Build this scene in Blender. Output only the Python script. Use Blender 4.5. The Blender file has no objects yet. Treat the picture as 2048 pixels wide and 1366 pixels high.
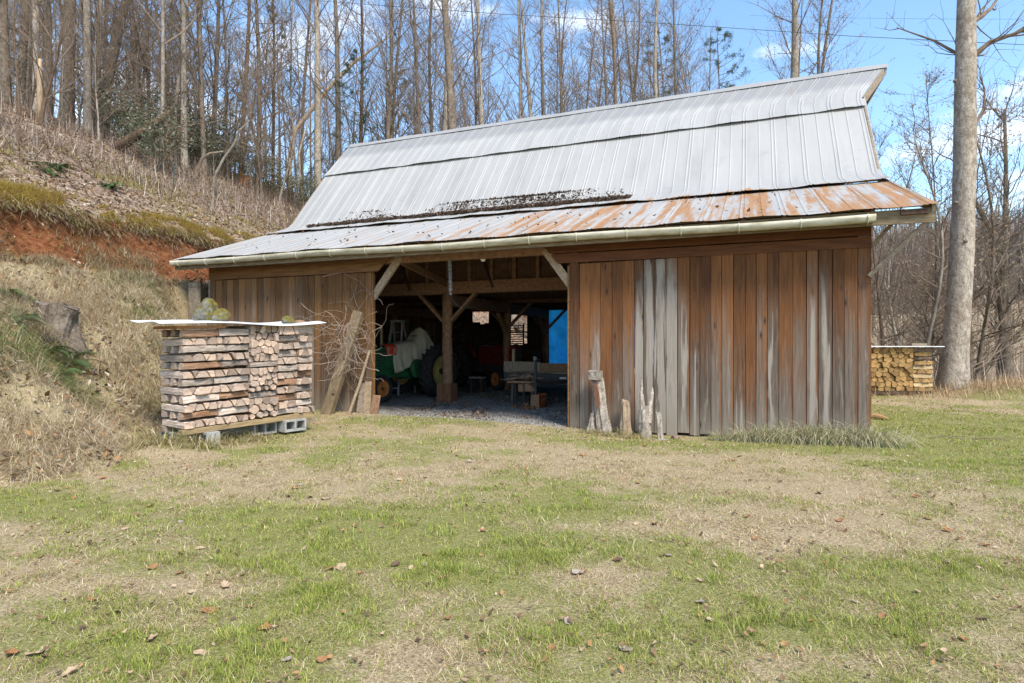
import bpy, math, random
import numpy as np
from mathutils import Vector, Matrix
random.seed(7)
RNG = np.random.default_rng(11)
SC = bpy.context.scene
COL = SC.collection
R = math.radians

# ---------------------------------------------------------------- camera, sky, sun, exposure
F = 1180.0                       # focal length in pixels of the 2048 px wide photograph
EYE = 1.5
cam_d = bpy.data.cameras.new("camera")
cam_d.sensor_width = 36.0
cam_d.lens = 36.0 * F / 2048.0
cam_d.clip_start = 0.05
cam_d.clip_end = 2000.0
cam = bpy.data.objects.new("camera", cam_d)
COL.objects.link(cam)
cam.location = (0, 0, EYE)
cam.rotation_euler = (R(90), 0, 0)
SC.camera = cam

SUN_EL, SUN_AZ = R(52), R(152)   # azimuth clockwise from +Y: behind the camera, to the right
sun_d = bpy.data.lights.new("sun", 'SUN')
sun_d.energy = 3.0
sun_d.angle = R(18)
sun_d.color = (1.0, 0.925, 0.80)
sun = bpy.data.objects.new("sun", sun_d)
COL.objects.link(sun)
sdir = Vector((math.sin(SUN_AZ) * math.cos(SUN_EL), math.cos(SUN_AZ) * math.cos(SUN_EL), math.sin(SUN_EL)))
sun.rotation_euler = sdir.to_track_quat('Z', 'Y').to_euler()
sun.location = (6, -20, 30)

w = bpy.data.worlds.new("World")
SC.world = w
w.use_nodes = True
nt = w.node_tree
nt.nodes.clear()
wo = nt.nodes.new('ShaderNodeOutputWorld')
bg = nt.nodes.new('ShaderNodeBackground')
sky = nt.nodes.new('ShaderNodeTexSky')
sky.sky_type = 'NISHITA'
sky.sun_disc = False
sky.sun_elevation = SUN_EL
sky.sun_rotation = SUN_AZ
sky.air_density = 1.1
sky.dust_density = 0.3
sky.ozone_density = 1.8
tc = nt.nodes.new('ShaderNodeTexCoord')
mp = nt.nodes.new('ShaderNodeMapping')
mp.inputs['Scale'].default_value = (1.0, 1.0, 2.6)
mp.inputs['Location'].default_value = (0.35, 0.2, 0.1)
nz = nt.nodes.new('ShaderNodeTexNoise')
nz.inputs['Scale'].default_value = 3.2
nz.inputs['Detail'].default_value = 7
nz.inputs['Roughness'].default_value = 0.55
rp = nt.nodes.new('ShaderNodeValToRGB')
rp.color_ramp.elements[0].position = 0.52
rp.color_ramp.elements[1].position = 0.74
mx = nt.nodes.new('ShaderNodeMix')
mx.data_type = 'RGBA'
mx.inputs['B'].default_value = (7.6, 7.8, 8.1, 1)      # cloud radiance in the sky texture's own units
hs = nt.nodes.new('ShaderNodeHueSaturation')
hs.inputs['Saturation'].default_value = 1.08
hs.inputs['Value'].default_value = 1.17
hs.inputs['Hue'].default_value = 0.497
L_ = nt.links.new
L_(tc.outputs['Generated'], mp.inputs['Vector'])
L_(mp.outputs['Vector'], nz.inputs['Vector'])
L_(nz.outputs['Fac'], rp.inputs['Fac'])
L_(rp.outputs['Color'], mx.inputs['Factor'])
L_(sky.outputs['Color'], hs.inputs['Color'])
L_(hs.outputs['Color'], mx.inputs['A'])
L_(mx.outputs['Result'], bg.inputs['Color'])
bg.inputs['Strength'].default_value = 0.135
L_(bg.outputs['Background'], wo.inputs['Surface'])

SC.view_settings.view_transform = 'Standard'
SC.view_settings.look = 'None'
SC.view_settings.exposure = 1.05
SC.view_settings.gamma = 1.0
SC.view_settings.use_curve_mapping = False
SC.render.engine = 'CYCLES'
SC.cycles.use_denoising = True
SC.cycles.max_bounces = 6
SC.cycles.diffuse_bounces = 4
SC.cycles.glossy_bounces = 2
SC.cycles.transmission_bounces = 3
SC.cycles.sample_clamp_indirect = 6.0

# ---------------------------------------------------------------- frames and the lie of the land
UX, UY = 0.9273, -0.3743         # along the barn front, to the right
NX, NY = 0.3743, 0.9273          # into the barn
AX, AY = 5.452, 8.985            # right front corner of the barn
TH = math.atan2(UY, UX)
def W(s, t, z=0.0):
    return Vector((AX + s * UX + t * NX, AY + s * UY + t * NY, z))

def _hash(ix, iy, seed):
    h = (ix * 374761393 + iy * 668265263 + seed * 2147483647) & 0xffffffff
    h = ((h ^ (h >> 13)) * 1274126177) & 0xffffffff
    return ((h ^ (h >> 16)) & 0xffff) / 65535.0
def vn(x, y, seed=0):
    x = np.asarray(x, float); y = np.asarray(y, float)
    ix = np.floor(x).astype(np.int64); iy = np.floor(y).astype(np.int64)
    fx = x - ix; fy = y - iy
    fx = fx * fx * (3 - 2 * fx); fy = fy * fy * (3 - 2 * fy)
    a = _hash(ix, iy, seed); b = _hash(ix + 1, iy, seed)
    c = _hash(ix, iy + 1, seed); d = _hash(ix + 1, iy + 1, seed)
    return (a + (b - a) * fx) * (1 - fy) + (c + (d - c) * fx) * fy
def fbm(x, y, seed=0, o=4):
    s = 0; a = 0.5; t = 0
    for i in range(o):
        s = s + a * vn(np.asarray(x) * 2 ** i, np.asarray(y) * 2 ** i, seed + i * 17); t += a; a *= 0.5
    return s / t
def sst(x, a, b):
    t = np.clip((np.asarray(x, float) - a) / (b - a), 0, 1)
    return t * t * (3 - 2 * t)
def ab(X, Y):
    return UX * X + UY * Y, NX * X + NY * Y

def hill_parts(X, Y):
    """returns ground height and the mask values used to colour it"""
    X = np.asarray(X, float); Y = np.asarray(Y, float)
    a, b = ab(X, Y)
    wob = (fbm(X * .5, Y * .5, 3) - .5)
    m = -a
    # flat lawn, barn floor
    z = 0.06 * (fbm(X * .35, Y * .35, 5) - .5) + 0.025 * (fbm(X * 2.2, Y * 2.2, 8) - .5)
    z = z + .13 * np.exp(-(((X + 4.75) ** 2 + (Y - 7.95) ** 2) / .30))
    dx = X - (AX - 3.2 * UX); dy = Y - (AY - 3.2 * UY)
    z = z - 0.12 * np.exp(-(dx * dx + dy * dy) / 4.0)
    inb = sst(b, 10.2, 10.8) * sst(m, -1.9, -1.5) * (1 - sst(m, 11.9, 12.2)) * (1 - sst(b, 22.6, 23.2))
    z = z * (1 - inb) + inb * (-0.06)
    # right side: lawn falls to a creek, field beyond climbs gently to a far hill
    d = np.sqrt(X * X + Y * Y)
    right = sst(a, 3.5, 7.0)
    mound = 0.45 * np.exp(-(((X - 14.2) / 3.2) ** 2 + ((Y - 16.2) / 1.5) ** 2))
    fall = -1.5 * sst(d, 20, 27) + 6.5 * sst(d, 30, 95) + 19.0 * sst(d, 105, 185)
    z = z + right * (fall) + mound * right
    # behind the barn the land rises
    rear = 0.26 * np.clip(b - 24.5, 0, 30) * (1 - sst(a, -3, 6))
    # left: grassy bank, terrace, red cut, wooded slope
    near = 1 - sst(b, 8.3, 9.9)
    toe = 7.05 + 1.25 * sst(b, 4.6, 5.8) + 0.45 * wob
    toe = toe * near + 12.1 * (1 - near)
    wid = 4.0 * near + 0.55 * (1 - near)
    q = (m - toe) / wid
    bank = 2.75 * (0.55 * np.clip(q, 0, 1) + 0.45 * sst(q, 0, 1))
    bank = bank + sst(q, 0.02, .25) * (1 - sst(m, 12.5, 13.5)) * (0.5 * (fbm(X * .9, Y * .9, 21) - .5) + .22 * (fbm(X * 3, Y * 3, 23) - .5))
    lipw = 0.9 * (fbm(b * .55, b * .0 + 3.3, 31) - .5)
    ter = 0.12 * np.clip(m - 12.0, 0, 1.2)
    cutq = np.clip((m - (13.0 + lipw)) / 1.15, 0, 1)
    cut_n = (fbm(X * 1.4, Y * 1.4, 37) - .5)
    cut = 1.5 * (cutq ** 0.85) + (0.55 * cut_n + .35 * (fbm(X * 4.5, Y * 4.5, 39) - .5)) * np.sin(np.pi * np.clip(cutq, 0, 1))
    lipb = 0.22 * np.exp(-((m - (14.55 + lipw)) / .38) ** 2) * (0.4 + 1.2 * fbm(b * 1.3, m * .5, 41))
    up = 0.50 * np.clip(m - 14.3, 0, 9.7) + 0.42 * np.clip(m - 24, 0, 9) + 0.26 * np.clip(m - 33, 0, 40)
    up = up + sst(m, 15, 18) * 0.7 * (fbm(X * .22, Y * .22, 43) - .5) + sst(m, 14.6, 15.5) * .22 * (fbm(X * 1.1, Y * 1.1, 47) - .5)
    hill = bank + ter + cut + lipb + up
    on = sst(m, toe - .05, toe + .05)
    z2 = z * (1 - on) + on * np.maximum(hill, 0)
    z2 = np.maximum(z2, np.where(rear > 0, rear + z * .5, -99))
    clay = sst(cutq, .01, .06) * (1 - sst(cutq, .95, 1.0)) * sst(m, 12, 12.6)
    clay = np.maximum(clay, 0.55 * sst(fbm(X * 1.3, Y * 1.3, 51), .55, .7) * np.exp(-((m - 12.6) / .5) ** 2))
    litter = np.maximum(sst(m - lipw, 14.0, 14.3), sst(rear, .02, .3))
    moss = np.exp(-((m - (14.6 + lipw)) / .42) ** 2) * sst(fbm(X * 1.7, Y * 1.7, 53), .28, .5)
    moss = np.maximum(moss, .8 * sst(fbm(X * .9, Y * .9, 57), .58, .68) * sst(m, 14.6, 15) * (1 - sst(m, 17, 22)))
    bankm = on * (1 - sst(m, 12.6, 13.2))
    gravel = inb
    return z2, dict(clay=clay, litter=litter, moss=moss, bank=bankm, gravel=gravel, a=a, b=b, m=m, right=right, d=d)
def H(x, y):
    return float(hill_parts(np.array([x]), np.array([y]))[0][0])
def at(px, py, D):
    return Vector(((px - 1024) / F * D, D, EYE + (683 - py) / F * D))
def on_ground(px, D):
    x = (px - 1024) / F * D
    return Vector((x, D, H(x, D)))
_T = np.concatenate([np.arange(2, 30, .03), np.arange(30, 140, .15)])
def hit(px, py):
    """where the line of sight through a measured point of the photograph meets the ground"""
    X = (px - 1024) / F * _T; Z = EYE + (683 - py) / F * _T
    h = hill_parts(X, _T)[0]
    k = np.nonzero(Z <= h)[0]
    i = k[0] if len(k) else len(_T) - 1
    return Vector((float(X[i]), float(_T[i]), float(h[i])))

# ---------------------------------------------------------------- building helpers
class MB:
    def __init__(s):
        s.v = []; s.f = []; s.c = []; s.mi = []; s.cur = (1, 1, 1, 1); s.mat = 0
    def add(s, vs, fs):
        b = len(s.v)
        s.v.extend([tuple(p) for p in vs])
        s.f.extend([tuple(i + b for i in f) for f in fs])
        s.c.extend([s.cur] * len(vs)); s.mi.extend([s.mat] * len(fs))
        return b
    def box(s, x0, x1, y0, y1, z0, z1, j=0.0):
        vs = [(x, y, z) for x in (x0, x1) for y in (y0, y1) for z in (z0, z1)]
        if j: vs = [tuple(k + random.uniform(-j, j) for k in p) for p in vs]
        s.add(vs, [(0, 1, 3, 2), (4, 6, 7, 5), (0, 4, 5, 1), (2, 3, 7, 6), (0, 2, 6, 4), (1, 5, 7, 3)])
    def beam(s, p, q, w_, h_, up=(0, 0, 1)):
        p = Vector(p); q = Vector(q); d = (q - p).normalized(); up = Vector(up)
        sd = d.cross(up)
        if sd.length < 1e-4: sd = d.cross(Vector((1, 0, 0)))
        sd.normalize(); u2 = sd.cross(d)
        vs = [c + sd * (i * w_ / 2) + u2 * (k * h_ / 2) for c in (p, q) for i in (-1, 1) for k in (-1, 1)]
        s.add(vs, [(0, 1, 3, 2), (4, 6, 7, 5), (0, 4, 5, 1), (2, 3, 7, 6), (0, 2, 6, 4), (1, 5, 7, 3)])
    def tube(s, pts, rad, n=6, cap=True, jit=0.0):
        pts = [Vector(p) for p in pts]; k = len(pts)
        if not hasattr(rad, '__len__'): rad = [rad] * k
        vs = []; ref = None
        for i, p in enumerate(pts):
            d = (pts[min(i + 1, k - 1)] - pts[max(i - 1, 0)])
            d = d.normalized() if d.length > 1e-9 else Vector((0, 0, 1))
            if ref is None:
                ref = Vector((1, 0, 0)) if abs(d.x) < .8 else Vector((0, 1, 0))
            e1 = (ref - d * ref.dot(d)).normalized(); e2 = d.cross(e1); ref = e1
            for a in range(n):
                t = 2 * math.pi * a / n; r = rad[i] * (1 + (random.uniform(-jit, jit) if jit else 0))
                vs.append(p + e1 * (math.cos(t) * r) + e2 * (math.sin(t) * r))
        fs = [(i * n + a, i * n + (a + 1) % n, (i + 1) * n + (a + 1) % n, (i + 1) * n + a) for i in range(k - 1) for a in range(n)]
        if cap: fs += [tuple(range(n - 1, -1, -1)), tuple((k - 1) * n + a for a in range(n))]
        s.add(vs, fs)
    def lathe(s, prof, n=24, axis='z', c=(0, 0, 0), close=False):
        vs = []; k = len(prof)
        for r, h in prof:
            for a in range(n):
                t = 2 * math.pi * a / n; x, y = r * math.cos(t), r * math.sin(t)
                p = (x, y, h) if axis == 'z' else (x, h, y)
                vs.append((p[0] + c[0], p[1] + c[1], p[2] + c[2]))
        fs = []
        for i in range(k if close else k - 1):
            j = (i + 1) % k
            for a in range(n):
                fs.append((i * n + a, i * n + (a + 1) % n, j * n + (a + 1) % n, j * n + a))
        s.add(vs, fs)
    def prism(s, poly, ext, mats=None):
        """poly: list of 3D points, ext: extrusion vector"""
        n = len(poly); e = Vector(ext)
        vs = [Vector(p) for p in poly] + [Vector(p) + e for p in poly]
        b = s.add(vs, [])
        fs = [tuple(range(n - 1, -1, -1)), tuple(range(n, 2 * n))] + [(i, (i + 1) % n, n + (i + 1) % n, n + i) for i in range(n)]
        for i, f in enumerate(fs):
            s.f.append(tuple(k + b for k in f)); s.mi.append(mats[i] if mats else s.mat)
    def mesh(s, name, mats, smooth=False):
        me = bpy.data.meshes.new(name)
        me.from_pydata(s.v, [], s.f)
        for m in (mats if isinstance(mats, (list, tuple)) else [mats]): me.materials.append(m)
        if s.mi and max(s.mi) > 0: me.polygons.foreach_set('material_index', s.mi)
        ca = me.color_attributes.new('Col', 'FLOAT_COLOR', 'POINT')
        ca.data.foreach_set('color', np.array(s.c, dtype=np.float32).ravel())
        if smooth: me.polygons.foreach_set('use_smooth', [True] * len(me.polygons))
        me.update()
        return me
    def build(s, name, mats, parent=None, smooth=False):
        o = bpy.data.objects.new(name, s.mesh(name, mats, smooth))
        COL.objects.link(o)
        if parent: o.parent = parent
        return o
def np_mesh(name, V, Fc, C, mat, smooth=False):
    me = bpy.data.meshes.new(name)
    V = np.asarray(V, np.float32); Fc = np.asarray(Fc, np.int32); k = Fc.shape[1]
    me.vertices.add(len(V)); me.vertices.foreach_set('co', V.ravel())
    me.loops.add(Fc.size); me.loops.foreach_set('vertex_index', Fc.ravel())
    me.polygons.add(len(Fc)); me.polygons.foreach_set('loop_start', np.arange(0, Fc.size, k, dtype=np.int32))
    me.materials.append(mat)
    if C is not None:
        ca = me.color_attributes.new('Col', 'FLOAT_COLOR', 'POINT'); ca.data.foreach_set('color', np.asarray(C, np.float32).ravel())
    me.update(calc_edges=True)
    if smooth: me.polygons.foreach_set('use_smooth', np.ones(len(Fc), bool))
    o = bpy.data.objects.new(name, me); COL.objects.link(o)
    return o
def tag(o, label=None, cat=None, group=None, kind=None):
    if label: o['label'] = label
    if cat: o['category'] = cat
    if group: o['group'] = group
    if kind: o['kind'] = kind
    return o
def thing(name, label, cat, loc=(0, 0, 0), rz=0.0, group=None):
    o = bpy.data.objects.new(name, None); COL.objects.link(o)
    o.location = loc; o.rotation_euler = (0, 0, rz); o.empty_display_size = .2
    return tag(o, label, cat, group)
def copy_thing(root, loc=None, rot=None, scale=None, label=None):
    r = root.copy(); COL.objects.link(r)
    if loc is not None: r.location = loc
    if rot is not None: r.rotation_euler = rot
    if scale is not None: r.scale = scale
    if label: r['label'] = label
    for ch in list(root.children):
        c = ch.copy(); COL.objects.link(c); c.parent = r
        for g in list(ch.children):
            e = g.copy(); COL.objects.link(e); e.parent = c
    return r
ORD = ['first', 'second', 'third', 'fourth', 'fifth', 'sixth', 'seventh', 'eighth', 'ninth', 'tenth', 'eleventh', 'twelfth', 'thirteenth', 'fourteenth', 'fifteenth', 'sixteenth', 'seventeenth', 'eighteenth', 'nineteenth', 'twentieth']

# ---------------------------------------------------------------- materials
class G:
    def __init__(s, name, rough=0.85, spec=0.2, bumpd=0.0):
        s.m = bpy.data.materials.new(name); s.m.use_nodes = True
        s.t = s.m.node_tree; s.b = s.t.nodes['Principled BSDF']
        s.b.inputs['Roughness'].default_value = rough
        s.b.inputs['Specular IOR Level'].default_value = spec
        s._tc = None
    def n(s, typ, ins=None, **props):
        nd = s.t.nodes.new(typ)
        for k, v in props.items(): setattr(nd, k, v)
        for k, v in (ins or {}).items(): s.put(nd.inputs[k], v)
        return nd
    def put(s, sock, v):
        if isinstance(v, bpy.types.NodeSocket): s.t.links.new(v, sock)
        else: sock.default_value = v
    def obj(s):
        if s._tc is None: s._tc = s.n('ShaderNodeTexCoord')
        return s._tc.outputs['Object']
    def sc(s, vec, x, y, z, loc=None):
        nd = s.n('ShaderNodeMapping', {'Vector': vec, 'Scale': (x, y, z)})
        if loc is not None: s.put(nd.inputs['Location'], loc)
        return nd.outputs['Vector']
    def noise(s, vec, scale=5, detail=4, rough=.55, dist=0.0):
        return s.n('ShaderNodeTexNoise', {'Vector': vec, 'Scale': scale, 'Detail': detail, 'Roughness': rough, 'Distortion': dist}).outputs['Fac']
    def vor(s, vec, scale=5, out='Distance', rnd=1.0):
        return s.n('ShaderNodeTexVoronoi', {'Vector': vec, 'Scale': scale, 'Randomness': rnd}).outputs[out]
    def ramp(s, fac, stops):
        nd = s.n('ShaderNodeValToRGB', {'Fac': fac}); cr = nd.color_ramp
        while len(cr.elements) < len(stops): cr.elements.new(.5)
        for e, (p, c) in zip(cr.elements, stops):
            e.position = p
            e.color = (*c, 1) if hasattr(c, '__len__') else (c, c, c, 1)
        return nd.outputs['Color']
    def mix(s, fac, a, b, mode='MIX'):
        nd = s.n('ShaderNodeMix', data_type='RGBA', blend_type=mode)
        s.put(nd.inputs['Factor'], fac)
        for k, v in (('A', a), ('B', b)):
            s.put(nd.inputs[k], (*v, 1) if isinstance(v, tuple) and len(v) == 3 else v)
        return nd.outputs['Result']
    def math(s, op, a, b=0.0, c=0.0):
        nd = s.n('ShaderNodeMath', operation=op)
        s.put(nd.inputs[0], a); s.put(nd.inputs[1], b); s.put(nd.inputs[2], c)
        return nd.outputs[0]
    def mr(s, v, a, b, c=0.0, d=1.0):
        return s.n('ShaderNodeMapRange', {'Value': v, 'From Min': a, 'From Max': b, 'To Min': c, 'To Max': d}).outputs['Result']
    def attr(s):
        nd = s.n('ShaderNodeAttribute', attribute_name='Col')
        sp = s.n('ShaderNodeSeparateColor', {'Color': nd.outputs['Color']})
        return nd, sp.outputs[0], sp.outputs[1], sp.outputs[2], nd.outputs['Alpha']
    def xyz(s, v):
        sp = s.n('ShaderNodeSeparateXYZ', {'Vector': v}); return sp.outputs
    def rnd(s):
        return s.n('ShaderNodeObjectInfo').outputs['Random']
    def out(s, col=None, bump=None, strength=.5, dist=.01, rough=None):
        if col is not None: s.put(s.b.inputs['Base Color'], col if isinstance(col, bpy.types.NodeSocket) else (*col, 1))
        if bump is not None:
            bn = s.n('ShaderNodeBump', {'Strength': strength, 'Distance': dist, 'Height': bump})
            s.t.links.new(bn.outputs['Normal'], s.b.inputs['Normal'])
        if rough is not None: s.put(s.b.inputs['Roughness'], rough)
        return s.m

def simple(name, col, col2=None, scale=8, rough=.8, spec=.25, bump=.3, metal=0.0, stretch=(1, 1, 1)):
    g = G(name, rough, spec); g.b.inputs['Metallic'].default_value = metal
    v = g.sc(g.obj(), *stretch)
    nz_ = g.noise(v, scale, 5, .6)
    c2 = col2 or tuple(x * .55 for x in col)
    return g.out(g.ramp(nz_, [(.3, c2), (.7, col)]), nz_, bump, .006)

def mat_boards(name, brown_lo, brown_hi, gray_lo, gray_hi, bleach):
    g = G(name, .82, .18)
    at_, r_, g_, b_, al = g.attr()
    v = g.obj(); x, y, z = g.xyz(v)[:3]
    off = g.n('ShaderNodeCombineXYZ', {'X': g.math('MULTIPLY', r_, 37.0), 'Y': g.math('MULTIPLY', r_, 11.0), 'Z': g.math('MULTIPLY', r_, 53.0)}).outputs[0]
    grain = g.noise(g.sc(v, 26, 26, 1.1, off), 1.6, 6, .62, .6)
    fine = g.noise(g.sc(v, 120, 120, 3.0, off), 1.0, 3, .6)
    mid = g.noise(g.sc(v, 6, 6, .75, off), 1.0, 5, .6, .4)
    big = g.noise(g.sc(v, 2.2, 2.2, 1.4), 1.0, 4, .55)
    gr = g.math('MULTIPLY_ADD', fine, .25, g.math('MULTIPLY', grain, .8))
    # grey weathering climbs each board to its own ragged height
    d = g.math('SUBTRACT', g.math('MULTIPLY', g_, 3.2), z)
    d = g.math('ADD', d, g.math('MULTIPLY', g.math('SUBTRACT', mid, .5), 2.6))
    d = g.math('ADD', d, g.math('MULTIPLY', g.math('SUBTRACT', big, .5), 1.2))
    edge = g.mr(g.math('ADD', al, g.math('MULTIPLY', g.math('SUBTRACT', mid, .5), .5)), .80, .90)
    edge = g.math('MULTIPLY', edge, g.mr(r_, .25, .5, .0, .85))
    gray = g.math('MULTIPLY', g.mr(d, -.6, .8), g.math('SUBTRACT', 1.0, edge))
    brown = g.ramp(g.math('ADD', gr, g.math('MULTIPLY', g.math('SUBTRACT', r_, .5), .34)), [(.25, brown_lo), (.52, tuple((p + q) / 2 for p, q in zip(brown_lo, brown_hi))), (.75, brown_hi)])
    grayc = g.ramp(g.math('ADD', gr, g.math('MULTIPLY', g.math('SUBTRACT', r_, .5), .25)), [(.25, gray_lo), (.5, tuple((p * .55 + q * .45) for p, q in zip(gray_lo, gray_hi))), (.78, gray_hi)])
    c = g.mix(gray, brown, grayc)
    bl = g.noise(g.sc(v, 7.5, 7.5, .55, off), 1.0, 5, .55, .5)
    cen = g.math('ABSOLUTE', g.math('SUBTRACT', g.math('ADD', al, g.math('MULTIPLY', g.math('SUBTRACT', bl, .5), 2.2)), .52))
    hw_ = g.math('MULTIPLY', b_, g.math('MULTIPLY_ADD', mid, .42, g.math('MULTIPLY_ADD', b_, .55, -.10)))
    blm = g.mr(g.math('SUBTRACT', g.math('ADD', hw_, g.math('MULTIPLY', g.math('SUBTRACT', fine, .5), .12)), cen), -.05, .10)
    blm = g.math('MULTIPLY', blm, g.mr(d, -.1, .5))
    blc = g.ramp(gr, [(.3, tuple(x_ * .62 for x_ in bleach)), (.7, bleach)])
    c = g.mix(blm, c, blc)
    mud = g.math('MULTIPLY', g.mr(g.math('ADD', z, g.math('MULTIPLY', g.math('SUBTRACT', mid, .5), .5)), .45, .02, 0, .55), 1.0)
    c = g.mix(mud, c, (.235, .20, .155))
    dk = g.noise(g.sc(v, 5, 5, .6, off), 1.3, 4, .6)
    c = g.mix(g.mr(dk, .60, .74, 0, .55), c, tuple(x_ * .55 for x_ in gray_lo))
    kn = g.vor(g.sc(v, 5.0, .01, 1.5, off), 1.25)
    c = g.mix(g.mr(kn, .20, .09, 0, .45), c, tuple(x_ * .6 for x_ in gray_lo))
    c = g.mix(g.mr(kn, .095, .06, 0, .8), c, (.03, .021, .016))
    return g.out(c, gr, .55, .006)

BROWN_LO, BROWN_HI = (.062, .027, .013), (.22, .092, .034)
GRAY_LO, GRAY_HI = (.056, .041, .031), (.215, .168, .132)
M_front = mat_boards('weathered_red_brown_boards', BROWN_LO, BROWN_HI, GRAY_LO, GRAY_HI, (.33, .285, .24))
M_left = mat_boards('weathered_brown_boards', (.075, .040, .018), (.27, .135, .052), (.07, .049, .035), (.20, .14, .098), (.28, .22, .165))
M_header = simple('stained_header_board', (.155, .060, .023), (.075, .028, .012), 2.2, .75, .25, .3, 0, (1.2, 14, 14))
M_headl = simple('tan_header_board', (.24, .125, .05), (.12, .058, .025), 2.2, .75, .25, .3, 0, (1.2, 14, 14))
M_beam = simple('rough_sawn_timber', (.32, .185, .11), (.15, .088, .053), 2.5, .85, .2, .4, 0, (6, 6, 6))
M_graybeam = simple('grey_timber', (.33, .27, .20), (.15, .115, .085), 3, .85, .2, .4, 0, (6, 6, 6))
M_bracelight = simple('pale_timber', (.40, .31, .21), (.22, .155, .10), 4, .85, .2, .4, 0, (5, 5, 5))
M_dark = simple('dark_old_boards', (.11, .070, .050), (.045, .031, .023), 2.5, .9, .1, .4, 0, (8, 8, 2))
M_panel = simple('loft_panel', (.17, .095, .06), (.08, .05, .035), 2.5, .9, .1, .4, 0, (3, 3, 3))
M_fascia = simple('mossy_fascia_board', (.26, .20, .125), (.10, .075, .045), 3, .85, .15, .4, 0, (1.5, 12, 12))

def mat_roof():
    g = G('galvanised_roof_sheet', .52, .32)
    g.b.inputs['Metallic'].default_value = .12
    at_, r_, g_, b_, al = g.attr()
    v = g.obj()
    n1 = g.noise(g.sc(v, 1.7, .45, .45), 1.0, 5, .55)
    n2 = g.noise(g.sc(v, 14, .9, .9), 1.0, 4, .6)
    n3 = g.noise(v, 2.2, 5, .6)
    base = g.ramp(g.math('MULTIPLY_ADD', n2, .35, g.math('MULTIPLY', n1, .65)), [(.30, (.285, .279, .268)), (.50, (.345, .336, .320)), (.7, (.375, .365, .347))])
    base = g.mix(b_, base, (.185, .187, .193))
    base = g.mix(g.mr(n3, .60, .78, 0, .45), base, (.235, .232, .232))
    rs = g.noise(g.sc(v, 5.0, .28, .28), 1.0, 5, .6, .3)
    rl = g.noise(g.sc(v, 5.0, 1.0, 1.0), 2.0, 5, .62)
    rm = g.mr(g.math('ADD', g.math('MULTIPLY_ADD', rl, .35, g.math('MULTIPLY', rs, .75)), g.math('MULTIPLY', g_, .55)), .90, 1.02)
    rc = g.ramp(rl, [(.3, (.20, .080, .024)), (.5, (.29, .135, .045)), (.72, (.32, .18, .08))])
    c = g.mix(g.math('MULTIPLY', rm, .90), base, rc)
    return g.out(c, n3, .25, .02, g.mr(rm, 0, 1, .5, .9))
M_roof = mat_roof()

def mat_gutter():
    g = G('cream_gutter_with_algae', .5, .35)
    v = g.obj(); n1 = g.noise(g.sc(v, 1.2, 8, 8), 2, 5, .6); n2 = g.noise(v, 14, 4, .6)
    c = g.ramp(n1, [(.3, (.22, .20, .12)), (.45, (.40, .37, .27)), (.66, (.55, .515, .41))])
    c = g.mix(g.mr(n2, .55, .75, 0, .5), c, (.22, .21, .08))
    return g.out(c, n2, .15, .004)
M_gutter = mat_gutter()

def mat_bark(name, lo, hi, patch, pf=.58):
    g = G(name, .95, .08)
    v = g.obj()
    a = g.noise(g.sc(v, 7, 7, 3.0), 1.5, 8, .78, .6)
    b = g.noise(v, 2.4, 6, .7)
    f = g.noise(v, 28, 4, .65)
    c = g.ramp(g.math('MULTIPLY_ADD', f, .35, g.math('MULTIPLY', a, .65)), [(.38, lo), (.58, hi)])
    c = g.mix(g.mr(b, pf - .06, pf + .06, 0, .7), c, patch)
    rr = g.rnd()
    c = g.mix(1.0, c, g.ramp(rr, [(0, .75), (1, 1.2)]), 'MULTIPLY')
    return g.out(c, a, .9, .03)
M_bark_pale = mat_bark('pale_lichened_bark', (.11, .088, .068), (.42, .365, .30), (.18, .14, .10), .55)
M_bark_dark = mat_bark('dark_furrowed_bark', (.045, .036, .029), (.235, .185, .14), (.29, .255, .20), .60)
M_bark_brown = mat_bark('brown_bark', (.075, .05, .033), (.23, .155, .105), (.12, .085, .06))
M_twig = simple('twigs', (.235, .18, .135), (.125, .093, .068), 6, .9, .1, .2)

def mat_col(name, rough=.8, spec=.2, transl=0.0, var=.35, sheen=0):
    """colour comes from the mesh's own colour attribute"""
    g = G(name, rough, spec)
    at_ = g.n('ShaderNodeAttribute', attribute_name='Col')
    nz_ = g.noise(g.obj(), 9, 3, .6)
    c = g.mix(1.0, at_.outputs['Color'], g.ramp(nz_, [(.3, 1 - var), (.7, 1 + var * .6)]), 'MULTIPLY')
    g.out(c)
    if transl:
        tr = g.n('ShaderNodeBsdfTranslucent', {'Color': c})
        ms = g.n('ShaderNodeMixShader', {'Fac': transl})
        g.t.links.new(g.b.outputs[0], ms.inputs[1]); g.t.links.new(tr.outputs[0], ms.inputs[2])
        out = [x for x in g.t.nodes if x.type == 'OUTPUT_MATERIAL'][0]
        g.t.links.new(ms.outputs[0], out.inputs['Surface'])
    return g.m
M_leafcol = mat_col('plant_leaf', .7, .2, .25, .25)
M_grass = mat_col('grass_blade', .75, .15, .3, .2)
M_deadleaf = mat_col('dead_leaf', .85, .1, .15, .3)
M_evergreen = mat_col('evergreen_leaf', .45, .4, .12, .3)
M_stick = mat_col('dry_stem', .9, .1, 0, .3)
M_paint = mat_col('worn_paint', .55, .35, 0, .35)
M_stone = mat_col('stone', .95, .1, 0, .4)

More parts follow.
